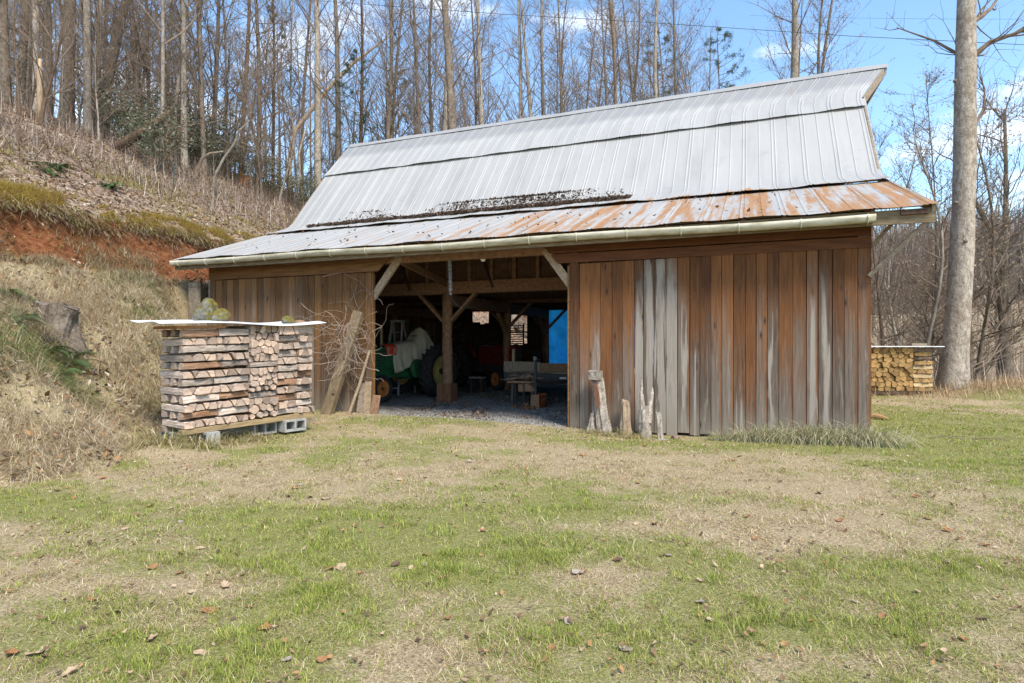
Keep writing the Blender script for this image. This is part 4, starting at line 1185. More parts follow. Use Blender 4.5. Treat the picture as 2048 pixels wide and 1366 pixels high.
def strip_cells(x0, x1, z0, z1, n, rr):
    """split a course into wedge-ended logs lying side by side"""
    flip = rr.randrange(2)
    xs = [x0 + (x1 - x0) * (i + (rr.uniform(-.18, .18) if 0 < i < n else 0)) / n for i in range(n + 1)]; w_ = (x1 - x0) / n
    tb = [(xs[i] + ((-1) ** (i + flip) * rr.uniform(.38, .66) * w_ if 0 < i < n else 0), xs[i]) for i in range(n + 1)]
    tb = [(b if i in (0, n) else b, t) for i, (b, t) in enumerate(tb)]
    out = []
    for i in range(n):
        b0, t0 = tb[i]; b1, t1 = tb[i + 1]
        zz = z1 - rr.uniform(0, .022); z00 = z0 + rr.uniform(0, .006)
        out.append([(b0, z00), (b1, z00), (t1, zz), (t0, zz)])
    return out
def gray_mats(rr):
    return [END_G, SPL_G if rr.random() < .8 else SPL_R, BRK_G if rr.random() < .85 else SPL_R]
def yel_mats(rr): return [END_Y, SPL_Y, BRK_Y if rr.random() < .8 else SPL_Y]

PD = Vector((.6, .8))
corner = at(366, 880, 8.22); corner = Vector((corner.x, corner.y, .265))
pile = Pile(corner, PD, .028, .72, gray_mats, 'split logs of the near woodpile', 'near woodpile', 3)
HC = .1175; NC = 12
colsd = [('outer end crib', 0, .50, 0), ('second crib', .505, .97, 0), ('fourth crib', 1.44, 1.78, 1), ('crib nearest the barn', 1.785, 2.08, 0)]
JB = [pile.rr.uniform(-.07, .07) for _ in range(NC)]; JD = [pile.rr.uniform(-.05, .05) for _ in range(NC)]
for name, p0_, p1_, ph in colsd:
    for c in range(NC):
        p0, p1 = p0_, p1_
        if name == 'outer end crib': p1 += JB[c]
        elif name == 'second crib': p0 += JB[c]
        elif name == 'fourth crib': p1 += JD[c]
        else: p0 += JD[c]
        z0 = .003 + c * HC; z1 = z0 + HC
        if c == NC - 1 and name in ('fourth crib', 'crib nearest the barn'): z1 += .055
        if (c + ph) % 2 == 0:
            cells = strip_cells(p0, p1, z0, z1, max(3, round((p1 - p0) / .102)), pile.rr)
            if name == 'outer end crib': pass
            for i, ce in enumerate(cells):
                pile.end_on(ce, f'{ORD[i]} end-on split log in course {c + 1} up, {name}, near woodpile')
        else:
            pile.along(p0 + .004, p1 - .004, z0, z1, f'front lengthwise log in course {c + 1} up, {name}, near woodpile', 0, .16)
            if name == 'outer end crib': pile.along(p0 + .01, p1 - .01, z0, z1, f'middle lengthwise log in course {c + 1} up, {name}, near woodpile', .27, .15)
            if name == 'outer end crib': pile.along(p0 + .01, p1 - .005, z0, z1, f'rear lengthwise log in course {c + 1} up, {name}, near woodpile', .53, .17)
def voronoi(x0, x1, z0, z1, nx, nz, rr, jit=.32):
    cells = []; pts = {}
    for j in range(nz):
        for i in range(nx):
            pts[(i, j)] = (x0 + (x1 - x0) * (i + .5 + (.25 if j % 2 else -.25) + rr.uniform(-jit, jit)) / nx, z0 + (z1 - z0) * (j + .5 + rr.uniform(-jit, jit)) / nz)
    for (i, j), p in pts.items():
        poly = [(x0, z0), (x1, z0), (x1, z1), (x0, z1)]
        for di in range(-2, 3):
            for dj in range(-2, 3):
                q = pts.get((i + di, j + dj))
                if q is None or q == p: continue
                n = (q[0] - p[0], q[1] - p[1]); mid = ((p[0] + q[0]) / 2, (p[1] + q[1]) / 2)
                poly = clip(poly, n, n[0] * mid[0] + n[1] * mid[1])
                if len(poly) < 3: break
            if len(poly) < 3: break
        if len(poly) >= 3: cells.append((i, j, poly))
    return cells
def rounded(poly, rr):
    c = centroid(poly); r = min(math.dist(c, ((poly[i][0] + poly[(i + 1) % len(poly)][0]) / 2, (poly[i][1] + poly[(i + 1) % len(poly)][1]) / 2)) for i in range(len(poly))) * 1.02
    return [(c[0] + r * math.cos(t * math.pi / 4), c[1] + r * math.sin(t * math.pi / 4)) for t in range(8)]
# middle column: two loose stretches with a couple of long logs laid across them
for zb, zt, nx, nz, rw in ((.003, .33, 4, 3, 1), (.42, .80, 5, 4, 2), (.89, 1.46, 5, 5, 3)):
    for i, j, poly in voronoi(.975, 1.435, zb, zt, nx, nz, pile.rr):
        rnd_ = rw == 1 and j == 0 or (rw == 2 and j == 0)
        pile.end_on(rounded(poly, pile.rr) if rnd_ else poly, f'{"round" if rnd_ else "wedge"} log, {ORD[i]} in row {j + 1}, {["", "lowest", "middle", "top"][rw]} loose part of near woodpile')
for z0, z1, nm in ((.33, .42, 'lower'), (.80, .89, 'upper')):
    pile.along(.98, 1.43, z0, z1, f'{nm} long log laid across the loose middle stretch of near woodpile', 0, .14)
    pile.along(.98, 1.43, z0, z1, f'{nm} long log hidden behind the one across the middle stretch', .2, .3)
# what it stands on and what covers it
M_tin = simple('tin_sheet', (.62, .62, .62), (.45, .44, .43), 2.2, .45, .4, .15, .15)
def rusty_tin():
    g = G('rust_flecked_tin', .5, .35); v = g.obj(); n1 = g.noise(v, 3.2, 5, .6); n2 = g.noise(v, 1.3, 4, .5)
    c = g.ramp(n2, [(.3, (.50, .50, .50)), (.7, (.70, .70, .69))]); c = g.mix(g.mr(n1, .60, .66, 0, .85), c, (.36, .19, .10))
    return g.out(c, n1, .1, .01)
M_tin = rusty_tin()
def pile_part(name, label, cat, fn, mat, smooth=False):
    m = MB(); fn(m); o = m.build(name, mat, None, smooth); mm = pile.M(); mm.translation = pile.o; o.matrix_world = mm
    return tag(o, label, cat)
pile_part('support_beam', 'front timber carrying the near woodpile on its grey blocks', 'timber', lambda m: m.box(-.02, 2.10, -.01, .09, -.075, -.002, .004), simple('yellowish_timber', (.40, .29, .15), (.20, .14, .075), 3, stretch=(1.5, 8, 8)))
pile_part('support_beam', 'rear timber carrying the near woodpile, towards the bank', 'timber', lambda m: m.box(-.02, 2.10, .58, .68, -.075, -.002, .004), M_graybeam)
M_block = simple('grey_concrete', (.40, .395, .375), (.25, .245, .23), 14, .95, .1, .4)
def block(p, y, z, rot, label):
    m = MB(); L2, W2, H2 = .195, .095, .19
    for x in (-L2, -.016, L2 - .03): m.box(x, x + .03, -W2, W2, 0, H2)
    for y_ in (-W2, W2 - .03):
        m.box(-L2 + .031, -.017, y_, y_ + .03, 0, H2); m.box(.015, L2 - .031, y_, y_ + .03, 0, H2)
    o = m.build('concrete_block', M_block); o.matrix_world = pile.M(rot) ; o.location = pile.P(p, y, z); 
    o.rotation_euler = (R(90), 0, math.atan2(PD.y, PD.x) + rot); return tag(o, label, 'block')
block(.28, .10, -.17, R(90), 'grey block under the outer end of the near woodpile, hollow side turned away')
block(.02, .60, -.17, R(90), 'grey block under the rear outer corner of the near woodpile')
block(1.72, .13, -.17, R(0), 'grey hollow block showing both cavities under the barn end of near woodpile')
block(1.30, .30, -.17, R(0), 'shaded grey block under the middle of the near woodpile')
block(1.80, .60, -.17, R(90), 'grey block under the rear of the near woodpile, barn end')
def tin(m):
    nx, ny = 26, 8; vs = []
    for i in range(nx + 1):
        for j in range(ny + 1):
            p = -.30 + 2.62 * i / nx; y = -.12 + 1.12 * j / ny
            z = 1.475 + .028 * math.sin(p * 2.4 + .6) + .012 * math.sin(p * 21) * (j % 2) * 0 + .045 * (j / ny) + (.05 * max(0, .1 - p)) + .012 * math.sin(y * 9) + .03 * max(0, p - 1.5)
            vs.append((p + .02 * math.sin(y * 7), y, z))
    fs = [(i * (ny + 1) + j, (i + 1) * (ny + 1) + j, (i + 1) * (ny + 1) + j + 1, i * (ny + 1) + j + 1) for i in range(nx) for j in range(ny)]
    b = len(vs); vs2 = [(x, y, z + .004) for x, y, z in vs]
    m.add(vs + vs2, fs[::1] + [tuple(k + b for k in f[::-1]) for f in fs])
    def edge(a, c): m.f.append((a, c, c + b, a + b)); m.mi.append(0)
    for i in range(nx): edge(i * (ny + 1), (i + 1) * (ny + 1)); edge(i * (ny + 1) + ny, (i + 1) * (ny + 1) + ny)
    for j in range(ny): edge(j, j + 1); edge(nx * (ny + 1) + j, nx * (ny + 1) + j + 1)
pile_part('tin_sheet', 'rust-flecked white tin sheet roofing the near woodpile', 'metal sheet', tin, M_tin)
pile_part('cover_board', 'orange-brown board under the tin at the outer end of the near woodpile', 'board', lambda m: m.box(-.06, .62, -.05, .70, 1.415, 1.452, .003), simple('orange_board', (.36, .17, .065), (.22, .10, .04), 3, stretch=(1.5, 10, 10)))
def mat_mossrock():
    g = G('moss_covered_rock', .95, .08); v = g.obj(); n1 = g.noise(v, 5, 5, .65); n2 = g.noise(v, 16, 5, .65); nz = g.xyz(g.n('ShaderNodeNewGeometry').outputs['Normal'])[2]
    c = g.ramp(n2, [(.3, (.07, .068, .055)), (.7, (.26, .245, .205))])
    ms = g.ramp(n2, [(.3, (.055, .050, .015)), (.7, (.20, .165, .045))])
    c = g.mix(g.mr(g.math('ADD', n1, g.math('MULTIPLY', nz, .25)), .42, .58), c, ms); return g.out(c, n2, .8, .02)
M_mossrock = mat_mossrock()
def rock(P, sx, sy, sz, label, seed, name='rock', mat=None, rz=0.0, flat=.0):
    rr = random.Random(seed); m = MB(); n, K = 12, 7; vs = []
    ph = [rr.uniform(0, 6.28) for _ in range(6)]
    pl = [(Vector((rr.gauss(0, 1), rr.gauss(0, 1), rr.gauss(.2, .6))).normalized(), rr.uniform(.62, .85)) for _ in range(6)]
    for k in range(K + 1):
        th = math.pi * k / K
        for a in range(n):
            t = 2 * math.pi * a / n; d = Vector((math.sin(th) * math.cos(t), math.sin(th) * math.sin(t), -math.cos(th))); r = 1.0
            for nn, dd in pl:
                q = d.dot(nn)
                if q > 0: r = min(r, dd / q)
            r *= 1 + .05 * math.sin(3 * t + ph[0] + k)
            vs.append((d.x * sx * r, d.y * sy * r, max(d.z * r, -.6) * sz + sz * .55))
    fs = [(k * n + a, k * n + (a + 1) % n, (k + 1) * n + (a + 1) % n, (k + 1) * n + a) for k in range(K) for a in range(n)]
    m.add(vs, fs); o = m.build(name, mat or M_mossrock); o.location = P; o.rotation_euler = (0, 0, rz); return tag(o, label, 'rock')
tz = lambda p: 1.475 + .028 * math.sin(p * 2.4 + .6)
rock(pile.P(.46, .30, tz(.46) + .025), .20, .15, .22, 'larger moss-covered rock weighing down the tin on the near woodpile', 4, rz=.4)
rock(pile.P(.60, .12, tz(.6) + .01), .15, .09, .13, 'slanting flat mossy stone leaning before the larger rock on the tin', 9, rz=1.0)
rock(pile.P(1.76, .2, tz(1.76) + .03), .16, .09, .085, 'small flat mossy stone on the barn end of the tin sheet', 6, rz=.9)
rock(pile.P(2.02, .26, tz(2.0) + .035), .13, .08, .035, 'thin brown stone beside the small mossy one on the tin sheet', 7, mat=simple('brown_stone', (.30, .19, .12), (.16, .10, .07), 8), rz=.9)

# the far woodpile of fresh yellow splits
fo = at(1866, 795, 16.3); fo.z = H(fo.x, fo.y) + .06
fd = Vector((-1, .10)).normalized()
pile2 = Pile(fo, (-fd.x, -fd.y), .0, .42, yel_mats, 'split logs of the far woodpile', 'far woodpile', 8)
pile2.o = fo - pile2.d * 2.1
W2_ = 2.1
for c in range(10):
    z0 = c * .122; z1 = z0 + .122
    if c % 2:
        pile2.along(W2_ - .50, W2_, z0, z1, f'pale lengthwise log in course {c + 1} up, end crib of far woodpile', 0, .12)
    else:
        for i, ce in enumerate(strip_cells(W2_ - .50, W2_, z0, z1, 4, pile2.rr)): pile2.end_on(ce, f'{ORD[i]} end-on yellow log in course {c + 1} up, end crib of far woodpile')
for i, j, poly in voronoi(.1, W2_ - .51, 0, 1.2, 10, 9, pile2.rr):
    pile2.end_on(poly, f'{ORD[i]} yellow log end along row {j + 1} of the loose stretch, far woodpile')
def p2part(name, label, cat, fn, mat):
    m = MB(); fn(m); o = m.build(name, mat); mm = pile2.M(); mm.translation = pile2.o; o.matrix_world = mm; return tag(o, label, cat)
p2part('tin_sheet', 'flat grey tin sheet roofing the far woodpile past the barn corner', 'metal sheet', lambda m: m.box(-.05, W2_ + .22, -.15, .6, 1.23, 1.25, .008), M_tin)
p2part('support_beam', 'weathered timber lying under the far woodpile', 'timber', lambda m: m.box(0, W2_, 0, .1, -.10, -.002, .004), M_dark)
p2part('board_offcut', 'short grey board weighing down the tin on the far woodpile', 'board', lambda m: (m.box(W2_ - .55, W2_ - .15, .0, .25, 1.262, 1.33, .006)), M_graybeam)

# ---------------------------------------------------------------- things leaning and lying outside
def timber(name, label, cat, p, q, w_, h_, mat, up=(0, 1, 0), parts=None):
    p, q = Vector(p), Vector(q); m = MB(); n = 6; d = q - p
    for k in range(n):
        m.beam(p.lerp(q, k / n) - p, p.lerp(q, (k + 1) / n) - p, w_ * random.uniform(.97, 1.03), h_ * random.uniform(.97, 1.03), up)
    o = m.build(name, mat); o.location = p; return tag(o, label, cat)
# bank-retaining timbers at the barn's left corner
rt = thing('retaining_wall', 'grey timber retaining wall holding the bank at the barn corner', 'retaining wall', W(SL - .06, -.12, 0), TH)
for k in range(9):
    m = MB(); m.box(-1.25 + .05 * (k % 2), -.02, -.06, .08, .22 + k * .27 - .3, .22 + k * .27 - .035, .008)
    m.build('timber', M_graybeam, rt)
m = MB(); m.box(-.36, -.06, -.15, -.065, -.2, 2.78, .006); m.box(-.36, -.06, -.15, -.065, 2.79, 2.9, .006); m.build('post', M_graybeam, rt)
# leaning plank and sticks by the left jamb, wrapped in dead vine
def Wg(s, t, z=0): p = W(s, t); return Vector((p.x, p.y, H(p.x, p.y) + z))
m = MB(); p = Wg(-9.72, -.62, -.05); q = W(-9.28, -.12, 2.12)
d = q - p; m.beam((0, 0, 0), d, .22, .13, (NX, NY, .3)); 
for f in (.22, .55): m.beam(d * f + Vector((.02, -.09, 0)), d * (f + .05) + Vector((.02, -.09, 0)), .05, .05)
o = m.build('leaning_timber', simple('drab_timber', (.235, .175, .10), (.115, .08, .047), 3, stretch=(5, 5, 1.5))); o.location = p; tag(o, 'broad weathered timber leaning on the left wall under dead vines', 'timber')
m = MB(); p = Wg(-9.93, -.50, -.05); q = W(-9.32, -.08, 1.9); m.beam((0, 0, 0), q - p, .09, .06, (NX, NY, 0)); o = m.build('leaning_slab', M_bark_dark); o.location = p; tag(o, 'dark bark-edged slab leaning behind the broad timber', 'slab')
m = MB(); p = Wg(-9.33, -.42, -.05); q = W(-9.02, -.12, 1.32); m.tube([Vector((0, 0, 0)), (q - p) * .5 + Vector((.02, 0, 0)), q - p], [.032, .03, .026], 7); o = m.build('leaning_pole', M_bracelight); o.location = p; tag(o, 'thin pale pole leaning beside the broad timber at left jamb', 'pole')
for s, h_, wd, mt, lab in ((-9.20, .62, .16, M_graybeam, 'short grey board standing against the wall by left jamb'), (-9.04, .66, .14, M_bracelight, 'short pale split board next to the jamb foot'), (-8.86, .38, .16, M_beam, 'short brown offcut standing at the foot of left jamb')):
    m = MB(); m.box(-wd / 2, wd / 2, -.02, .02, -.05, h_, .012); o = m.build('board_offcut', mt); o.location = Wg(s, -.20); o.rotation_euler = (-.16, random.uniform(-.06, .06), TH); tag(o, lab, 'board')
# dead vines
def vines(name, label, seeds, box, n, length, r, dirs, mat):
    rr = random.Random(seeds); m = MB()
    for i in range(n):
        p = W(rr.uniform(box[0], box[1]), rr.uniform(box[2], box[3]), rr.uniform(box[4], box[5])); d = Vector((rr.gauss(0, 1) * dirs[0], rr.gauss(0, .3), rr.gauss(dirs[1], dirs[2]))).normalized(); pts = [p]
        for k in range(rr.randint(6, 12)):
            d = (d + Vector((rr.gauss(0, .35), rr.gauss(0, .22), rr.gauss(-.06, .3)))).normalized(); q = pts[-1] + d * length * rr.uniform(.7, 1.2)
            # stay in front of the boards
            dep = (q.x - AX) * NX + (q.y - AY) * NY
            if dep > -.06: q -= Vector((NX, NY, 0)) * (dep + .06)
            if q.z < .02: break
            pts.append(q)
        if len(pts) > 2: m.cur = (.5, .42, .36, 1); m.tube(pts, r * rr.uniform(.6, 1.3), 4, False)
    o = m.build(name, mat); return tag(o, label, 'vine')
M_vine = simple('dead_vine', (.42, .33, .27), (.20, .15, .115), 7, .95, .1, .2)
vines('dead_vine', 'tangled mass of dead grey vine over the leaning timbers at left jamb', 3, (-9.58, -9.22, -.50, -.12, 1.0, 1.95), 90, .075, .0042, (1, -.3, .8), M_vine)
vines('dead_vine', 'sparse dead vine climbing the left wall boards near the jamb', 4, (-10.2, -9.0, -.10, -.07, .8, 2.4), 26, .14, .0035, (.8, .2, .9), M_vine)

# cut wood standing against the right wall
M_oldlog = mat_bark('silvery_bare_log', (.13, .095, .07), (.50, .44, .37), (.17, .10, .065), .56)
M_rot = simple('punky_red_wood', (.20, .085, .045), (.10, .045, .028), 6, stretch=(6, 6, 2))
def leaner(name, label, s, t, h_, r, top, tilt, parts=None, mat=None, seed=0, tp=.8, notch=None):
    rr = random.Random(seed); P = Wg(s, t, -.06); m = MB(); n = 20; K = 18; vs = []
    for k in range(K + 1):
        f = k / K
        for a in range(n):
            an = 2 * math.pi * a / n; q = r * (1 + .22 * (float(fbm(math.cos(an) * 2.2 + seed * 3, f * h_ * 5 + math.sin(an) * 2.2, seed)) - .5) - .10 * max(0, math.sin(an * 3 + seed)) ** 8) * (1 + (tp - 1) * f) * (1 + .13 * math.sin(a * 2.1 + seed) + .08 * math.sin(f * 9 + a)) * (1.12 if k == 0 else 1)
            zz = h_ * f + (rr.uniform(-.09, .03) * top if k == K else 0)
            vs.append((q * math.cos(an) + tilt * f * h_, q * math.sin(an) * .8 + .10 * f * h_, zz))
    fs = [(k * n + a, k * n + (a + 1) % n, (k + 1) * n + (a + 1) % n, (k + 1) * n + a) for k in range(K) for a in range(n)]
    m.add(vs, fs + [tuple(K * n + a for a in range(n))]); o = m.build(name, mat or M_oldlog)
    o.location = P; o.rotation_euler = (0, 0, TH); tag(o, label, 'log')
    if parts: parts(o, P)
    return o
def tallpart(o, P):
    m = MB(); m.box(-.29, -.075, -.05, .13, 1.0, 1.155, .012); m.build('sawn_top', M_oldlog, o)
    m = MB(); vs = []
    for k in range(6):
        z = .50 + .09 * k; x = -.165 * z / 1.0 - .015; wd = [.01, .035, .045, .045, .04, .03][k]; vs += [(x - wd, -.092 + .10 * z - .02, z), (x + wd, -.092 + .10 * z - .02, z)]
    m.add(vs, [(2 * k, 2 * k + 1, 2 * k + 3, 2 * k + 2) for k in range(5)]); m.build('rotten_hollow', M_rot, o)
leaner('standing_log', 'tall silvery log with square sawn top and rotten red hollow, leaning on wall', -4.02, -.30, 1.05, .115, .2, -.165, tallpart, seed=1, tp=.85)
leaner('standing_log', 'small ragged grey chunk at the foot of the tall sawn-topped log', -4.28, -.28, .42, .085, 1.2, .08, seed=2, tp=.45)
leaner('standing_log', 'yellowish barkless log with a rounded top beside the tall sawn-topped log', -3.66, -.28, .66, .095, 1.0, -.04, seed=3, tp=.72, mat=mat_bark('tan_bare_log', (.30, .20, .12), (.55, .43, .31), (.36, .23, .12), .55))
def forkpart(o, P):
    for x0, x1, h1 in ((-.055, -.075, 1.08), (.06, .10, .90)):
        m = MB(); m.tube([(x0, .02, .3), (x0 * 1.1, .05, .55), (x1, .07, .8), (x1 + .005, .09, h1)], [.055, .046, .032, .008], 7, True, .08); m.build('prong', M_oldlog, o)
leaner('forked_log', 'forked grey log with two pointed prongs leaning on the wall', -3.33, -.32, .56, .105, 1.4, 0, forkpart, seed=4, tp=.95)
leaner('standing_log', 'slim short round log standing right of the forked one before the gap', -3.06, -.42, .50, .05, .4, -.09, seed=5, tp=.85)
rock(Wg(-2.83, -.40, -.01), .07, .06, .06, 'small brown stone by the slim short log', 12, mat=simple('brown_stone', (.30, .20, .14), (.16, .11, .08), 9))
m = MB(); P = on_ground(1748, 11.2); m.tube([(-.16, .06, .05), (0, .03, .08), (.14, 0, .06), (.24, -.03, .02)], [.055, .055, .05, .03], 9, True, .06); o = m.build('curved_log', simple('orange_log', (.38, .23, .10), (.16, .09, .045), 4)); o.location = P; tag(o, 'curved orange-brown split log on the grass at barn corner', 'log')

# big lichened stump on the bank and the ferns round it
P = hit(112, 668); rotten = None
def bank_stump():
    D = P.y; sc = D / F
    t = thing('tree_stump', 'big lichen-spotted grey stump with a slanting sawn side cut on the bank', 'stump', P)
    M_l = mat_bark('lichened_stump_bark', (.045, .035, .028), (.20, .16, .125), (.42, .40, .35), .64)
    m = MB(); rr = random.Random(2); n = 16; K = 8; vs = []
    for k in range(K + 1):
        f = k / K
        for a in range(n):
            an = 2 * math.pi * a / n
            q = (.30 + .24 * (1 - f) ** 2) * (1 + .09 * (a % 2) + .15 * math.sin(5 * an + 1) * (1 - .3 * f) + .09 * math.sin(9 * an + f * 2) + rr.uniform(-.04, .04))
            vs.append((q * math.cos(an) * 1.15 + .06 * f - .12, q * math.sin(an) + .12 * f, -.40 + .98 * f + (.10 * math.cos(an + 2.4) + rr.uniform(-.10, .06) if k == K else 0)))
    vs.append((-.06, .12, .62)); fs = [(k * n + a, k * n + (a + 1) % n, (k + 1) * n + (a + 1) % n, (k + 1) * n + a) for k in range(K) for a in range(n)]
    fs += [(K * n + a, K * n + (a + 1) % n, len(vs) - 1) for a in range(n)]
    t.scale = (.85, .85, .78); m.add(vs, fs); m.build('trunk', M_l, t)
    m = MB(); m.tube([(.10, -.15, -.2), (.17, -.12, .10), (.22, -.08, .34), (.30, -.05, .52)], [.24, .19, .17, .19], 12, True, .05); m.build('side_stem', M_bark_dark, t)
    m = MB(); c = Vector((.305, -.053, .532)); ax = Vector((.35, .15, .9)).normalized(); e1 = ax.cross(Vector((0, 1, 0))).normalized(); e2 = ax.cross(e1)
    m.add([c] + [c + e1 * .17 * math.cos(k * math.pi / 6) + e2 * .17 * math.sin(k * math.pi / 6) for k in range(12)], [(0, k + 1, (k + 1) % 12 + 1) for k in range(12)]); m.build('sawn_face', M_graybeam, t)
bank_stump()
def fern_mesh(seed, n, L):
    rr = random.Random(seed); m = MB()
    for i in range(n):
        az = rr.uniform(0, 6.28); el = rr.uniform(.5, 1.1); p = Vector((0, 0, 0)); d = Vector((math.cos(az) * math.cos(el), math.sin(az) * math.cos(el), math.sin(el))); l = L * rr.uniform(.7, 1.15)
        K = 16; g0 = rr.uniform(.7, 1.2); c = (.085 * g0, .135 * g0, .045 * g0, 1) if rr.random() < .85 else (.25, .20, .10, 1)
        for k in range(K):
            q = p + d * (l / K); f = k / K; wd = .10 * math.sin(math.pi * (.12 + .86 * f)) ** .8 * L / .6
            sd = d.cross(Vector((0, 0, 1))); sd = sd.normalized() if sd.length > .05 else Vector((1, 0, 0))
            for s in (-1, 1):
                m.cur = c; e = (p + q) / 2 + sd * s * wd + d * wd * .3 - Vector((0, 0, wd * .25))
                m.add([p, q, e + d * .004, e - d * .006], [(0, 1, 2, 3)])
            p = q; d = (d + Vector((0, 0, -.11 - .05 * f)) + Vector((rr.gauss(0, .03), rr.gauss(0, .03), 0))).normalized()
    return m.mesh('fern', M_leafcol)
FERN = [fern_mesh(k, 15, .62) for k in range(3)]
for i, (px, py, sc_, lab) in enumerate([(22, 648, 1.0, 'large green fern at the outer side of the big stump'), (58, 640, .85, 'fern spreading its fronds across the foot of the big stump'), (88, 712, .8, 'fern growing just below the big stump'), (140, 735, .95, 'broad fern further down the bank below the stump'), (118, 755, .6, 'small fern between the two lower ferns on the bank'), (12, 598, .8, 'fern near the bank top above the large one'), (92, 345, .9, 'green fern on the slope above the mossy lip'), (118, 340, .8, 'second fern next to the one above the mossy lip'), (225, 378, .9, 'fern tuft beside the brown weeds above the mossy lip'), (300, 577, .5, 'little fern at the terrace edge above the timbers')]):
    P = hit(px, py); o = bpy.data.objects.new('fern', FERN[i % 3]); COL.objects.link(o); o.location = P; o.scale = (sc_,) * 3; o.rotation_euler = (.1, .25, i * 1.3); tag(o, lab, 'fern')

# ---------------------------------------------------------------- inside the barn
FZ = -.06
M_tyre = simple('tyre_rubber', (.045, .043, .042), (.02, .02, .02), 10, .9, .15, .3)
M_green = simple('green_machine_paint', (.030, .15, .062), (.014, .06, .03), 5, .45, .4, .1)
M_red = simple('dull_red_machine_paint', (.22, .022, .018), (.09, .012, .010), 5, .5, .35, .1)
M_yellow = simple('yellow_wheel_paint', (.52, .40, .13), (.30, .22, .08), 6, .6, .3, .1)
M_orange = simple('orange_wheel_paint', (.55, .19, .04), (.30, .10, .03), 7, .6, .3, .1)
M_iron = simple('dark_iron', (.055, .05, .046), (.028, .025, .022), 8, .6, .4, .3)
M_canvas = simple('tan_canvas', (.58, .52, .40), (.40, .345, .25), 3, .95, .05, .2)
def wheel(parent, c, r, wdt, rim_mat, lugs, front):
    w_ = bpy.data.objects.new('wheel', None)
    m = MB(); h = wdt / 2
    m.lathe([(r * .62, -h * .8), (r * .80, -h), (r * .95, -h * .8), (r, -h * .3), (r, h * .3), (r * .95, h * .8), (r * .80, h), (r * .62, h * .8)], 28, 'y', c, True)
    if lugs:
        for k in range(22):
            t = 2 * math.pi * k / 22
            for s in (-1, 1):
                a, b = t, t + .10
                p = Vector((c[0] + (r + .012) * math.cos(a), c[1], c[2] + (r + .012) * math.sin(a))); q = Vector((c[0] + (r - .01) * math.cos(b + .08), c[1] + s * h, c[2] + (r - .01) * math.sin(b + .08)))
                m.beam(p, q, .05, .05, (math.cos(t), 0, math.sin(t)))
    ty = m.build('tyre', M_tyre, None, False)
    m = MB()
    sgn = 1
    m.lathe([(r * .64, -h * .75), (r * .60, -h * .55), (r * .50, -h * .15 if not front else -h * .4), (r * .20, -h * .05), (r * .14, -h * .30), (.0001, -h * .32)], 24, 'y', c)
    m.lathe([(r * .64, h * .75), (r * .60, h * .55), (r * .50, h * .15 if not front else h * .4), (r * .20, h * .05), (r * .14, h * .30), (.0001, h * .32)], 24, 'y', c)
    rm = m.build('rim', rim_mat, None, True)
    wp = MB(); wp.lathe([(r * .12, -h * .5), (r * .12, h * .5)], 10, 'y', c); wp.lathe([(.001, -h * .5), (r * .12, -h * .5)], 10, 'y', c); wp.lathe([(.001, h * .5), (r * .12, h * .5)], 10, 'y', c)
    hub = wp.build('wheel', M_iron, parent)
    bpy.data.objects.remove(w_)
    ty.parent = hub; rm.parent = hub
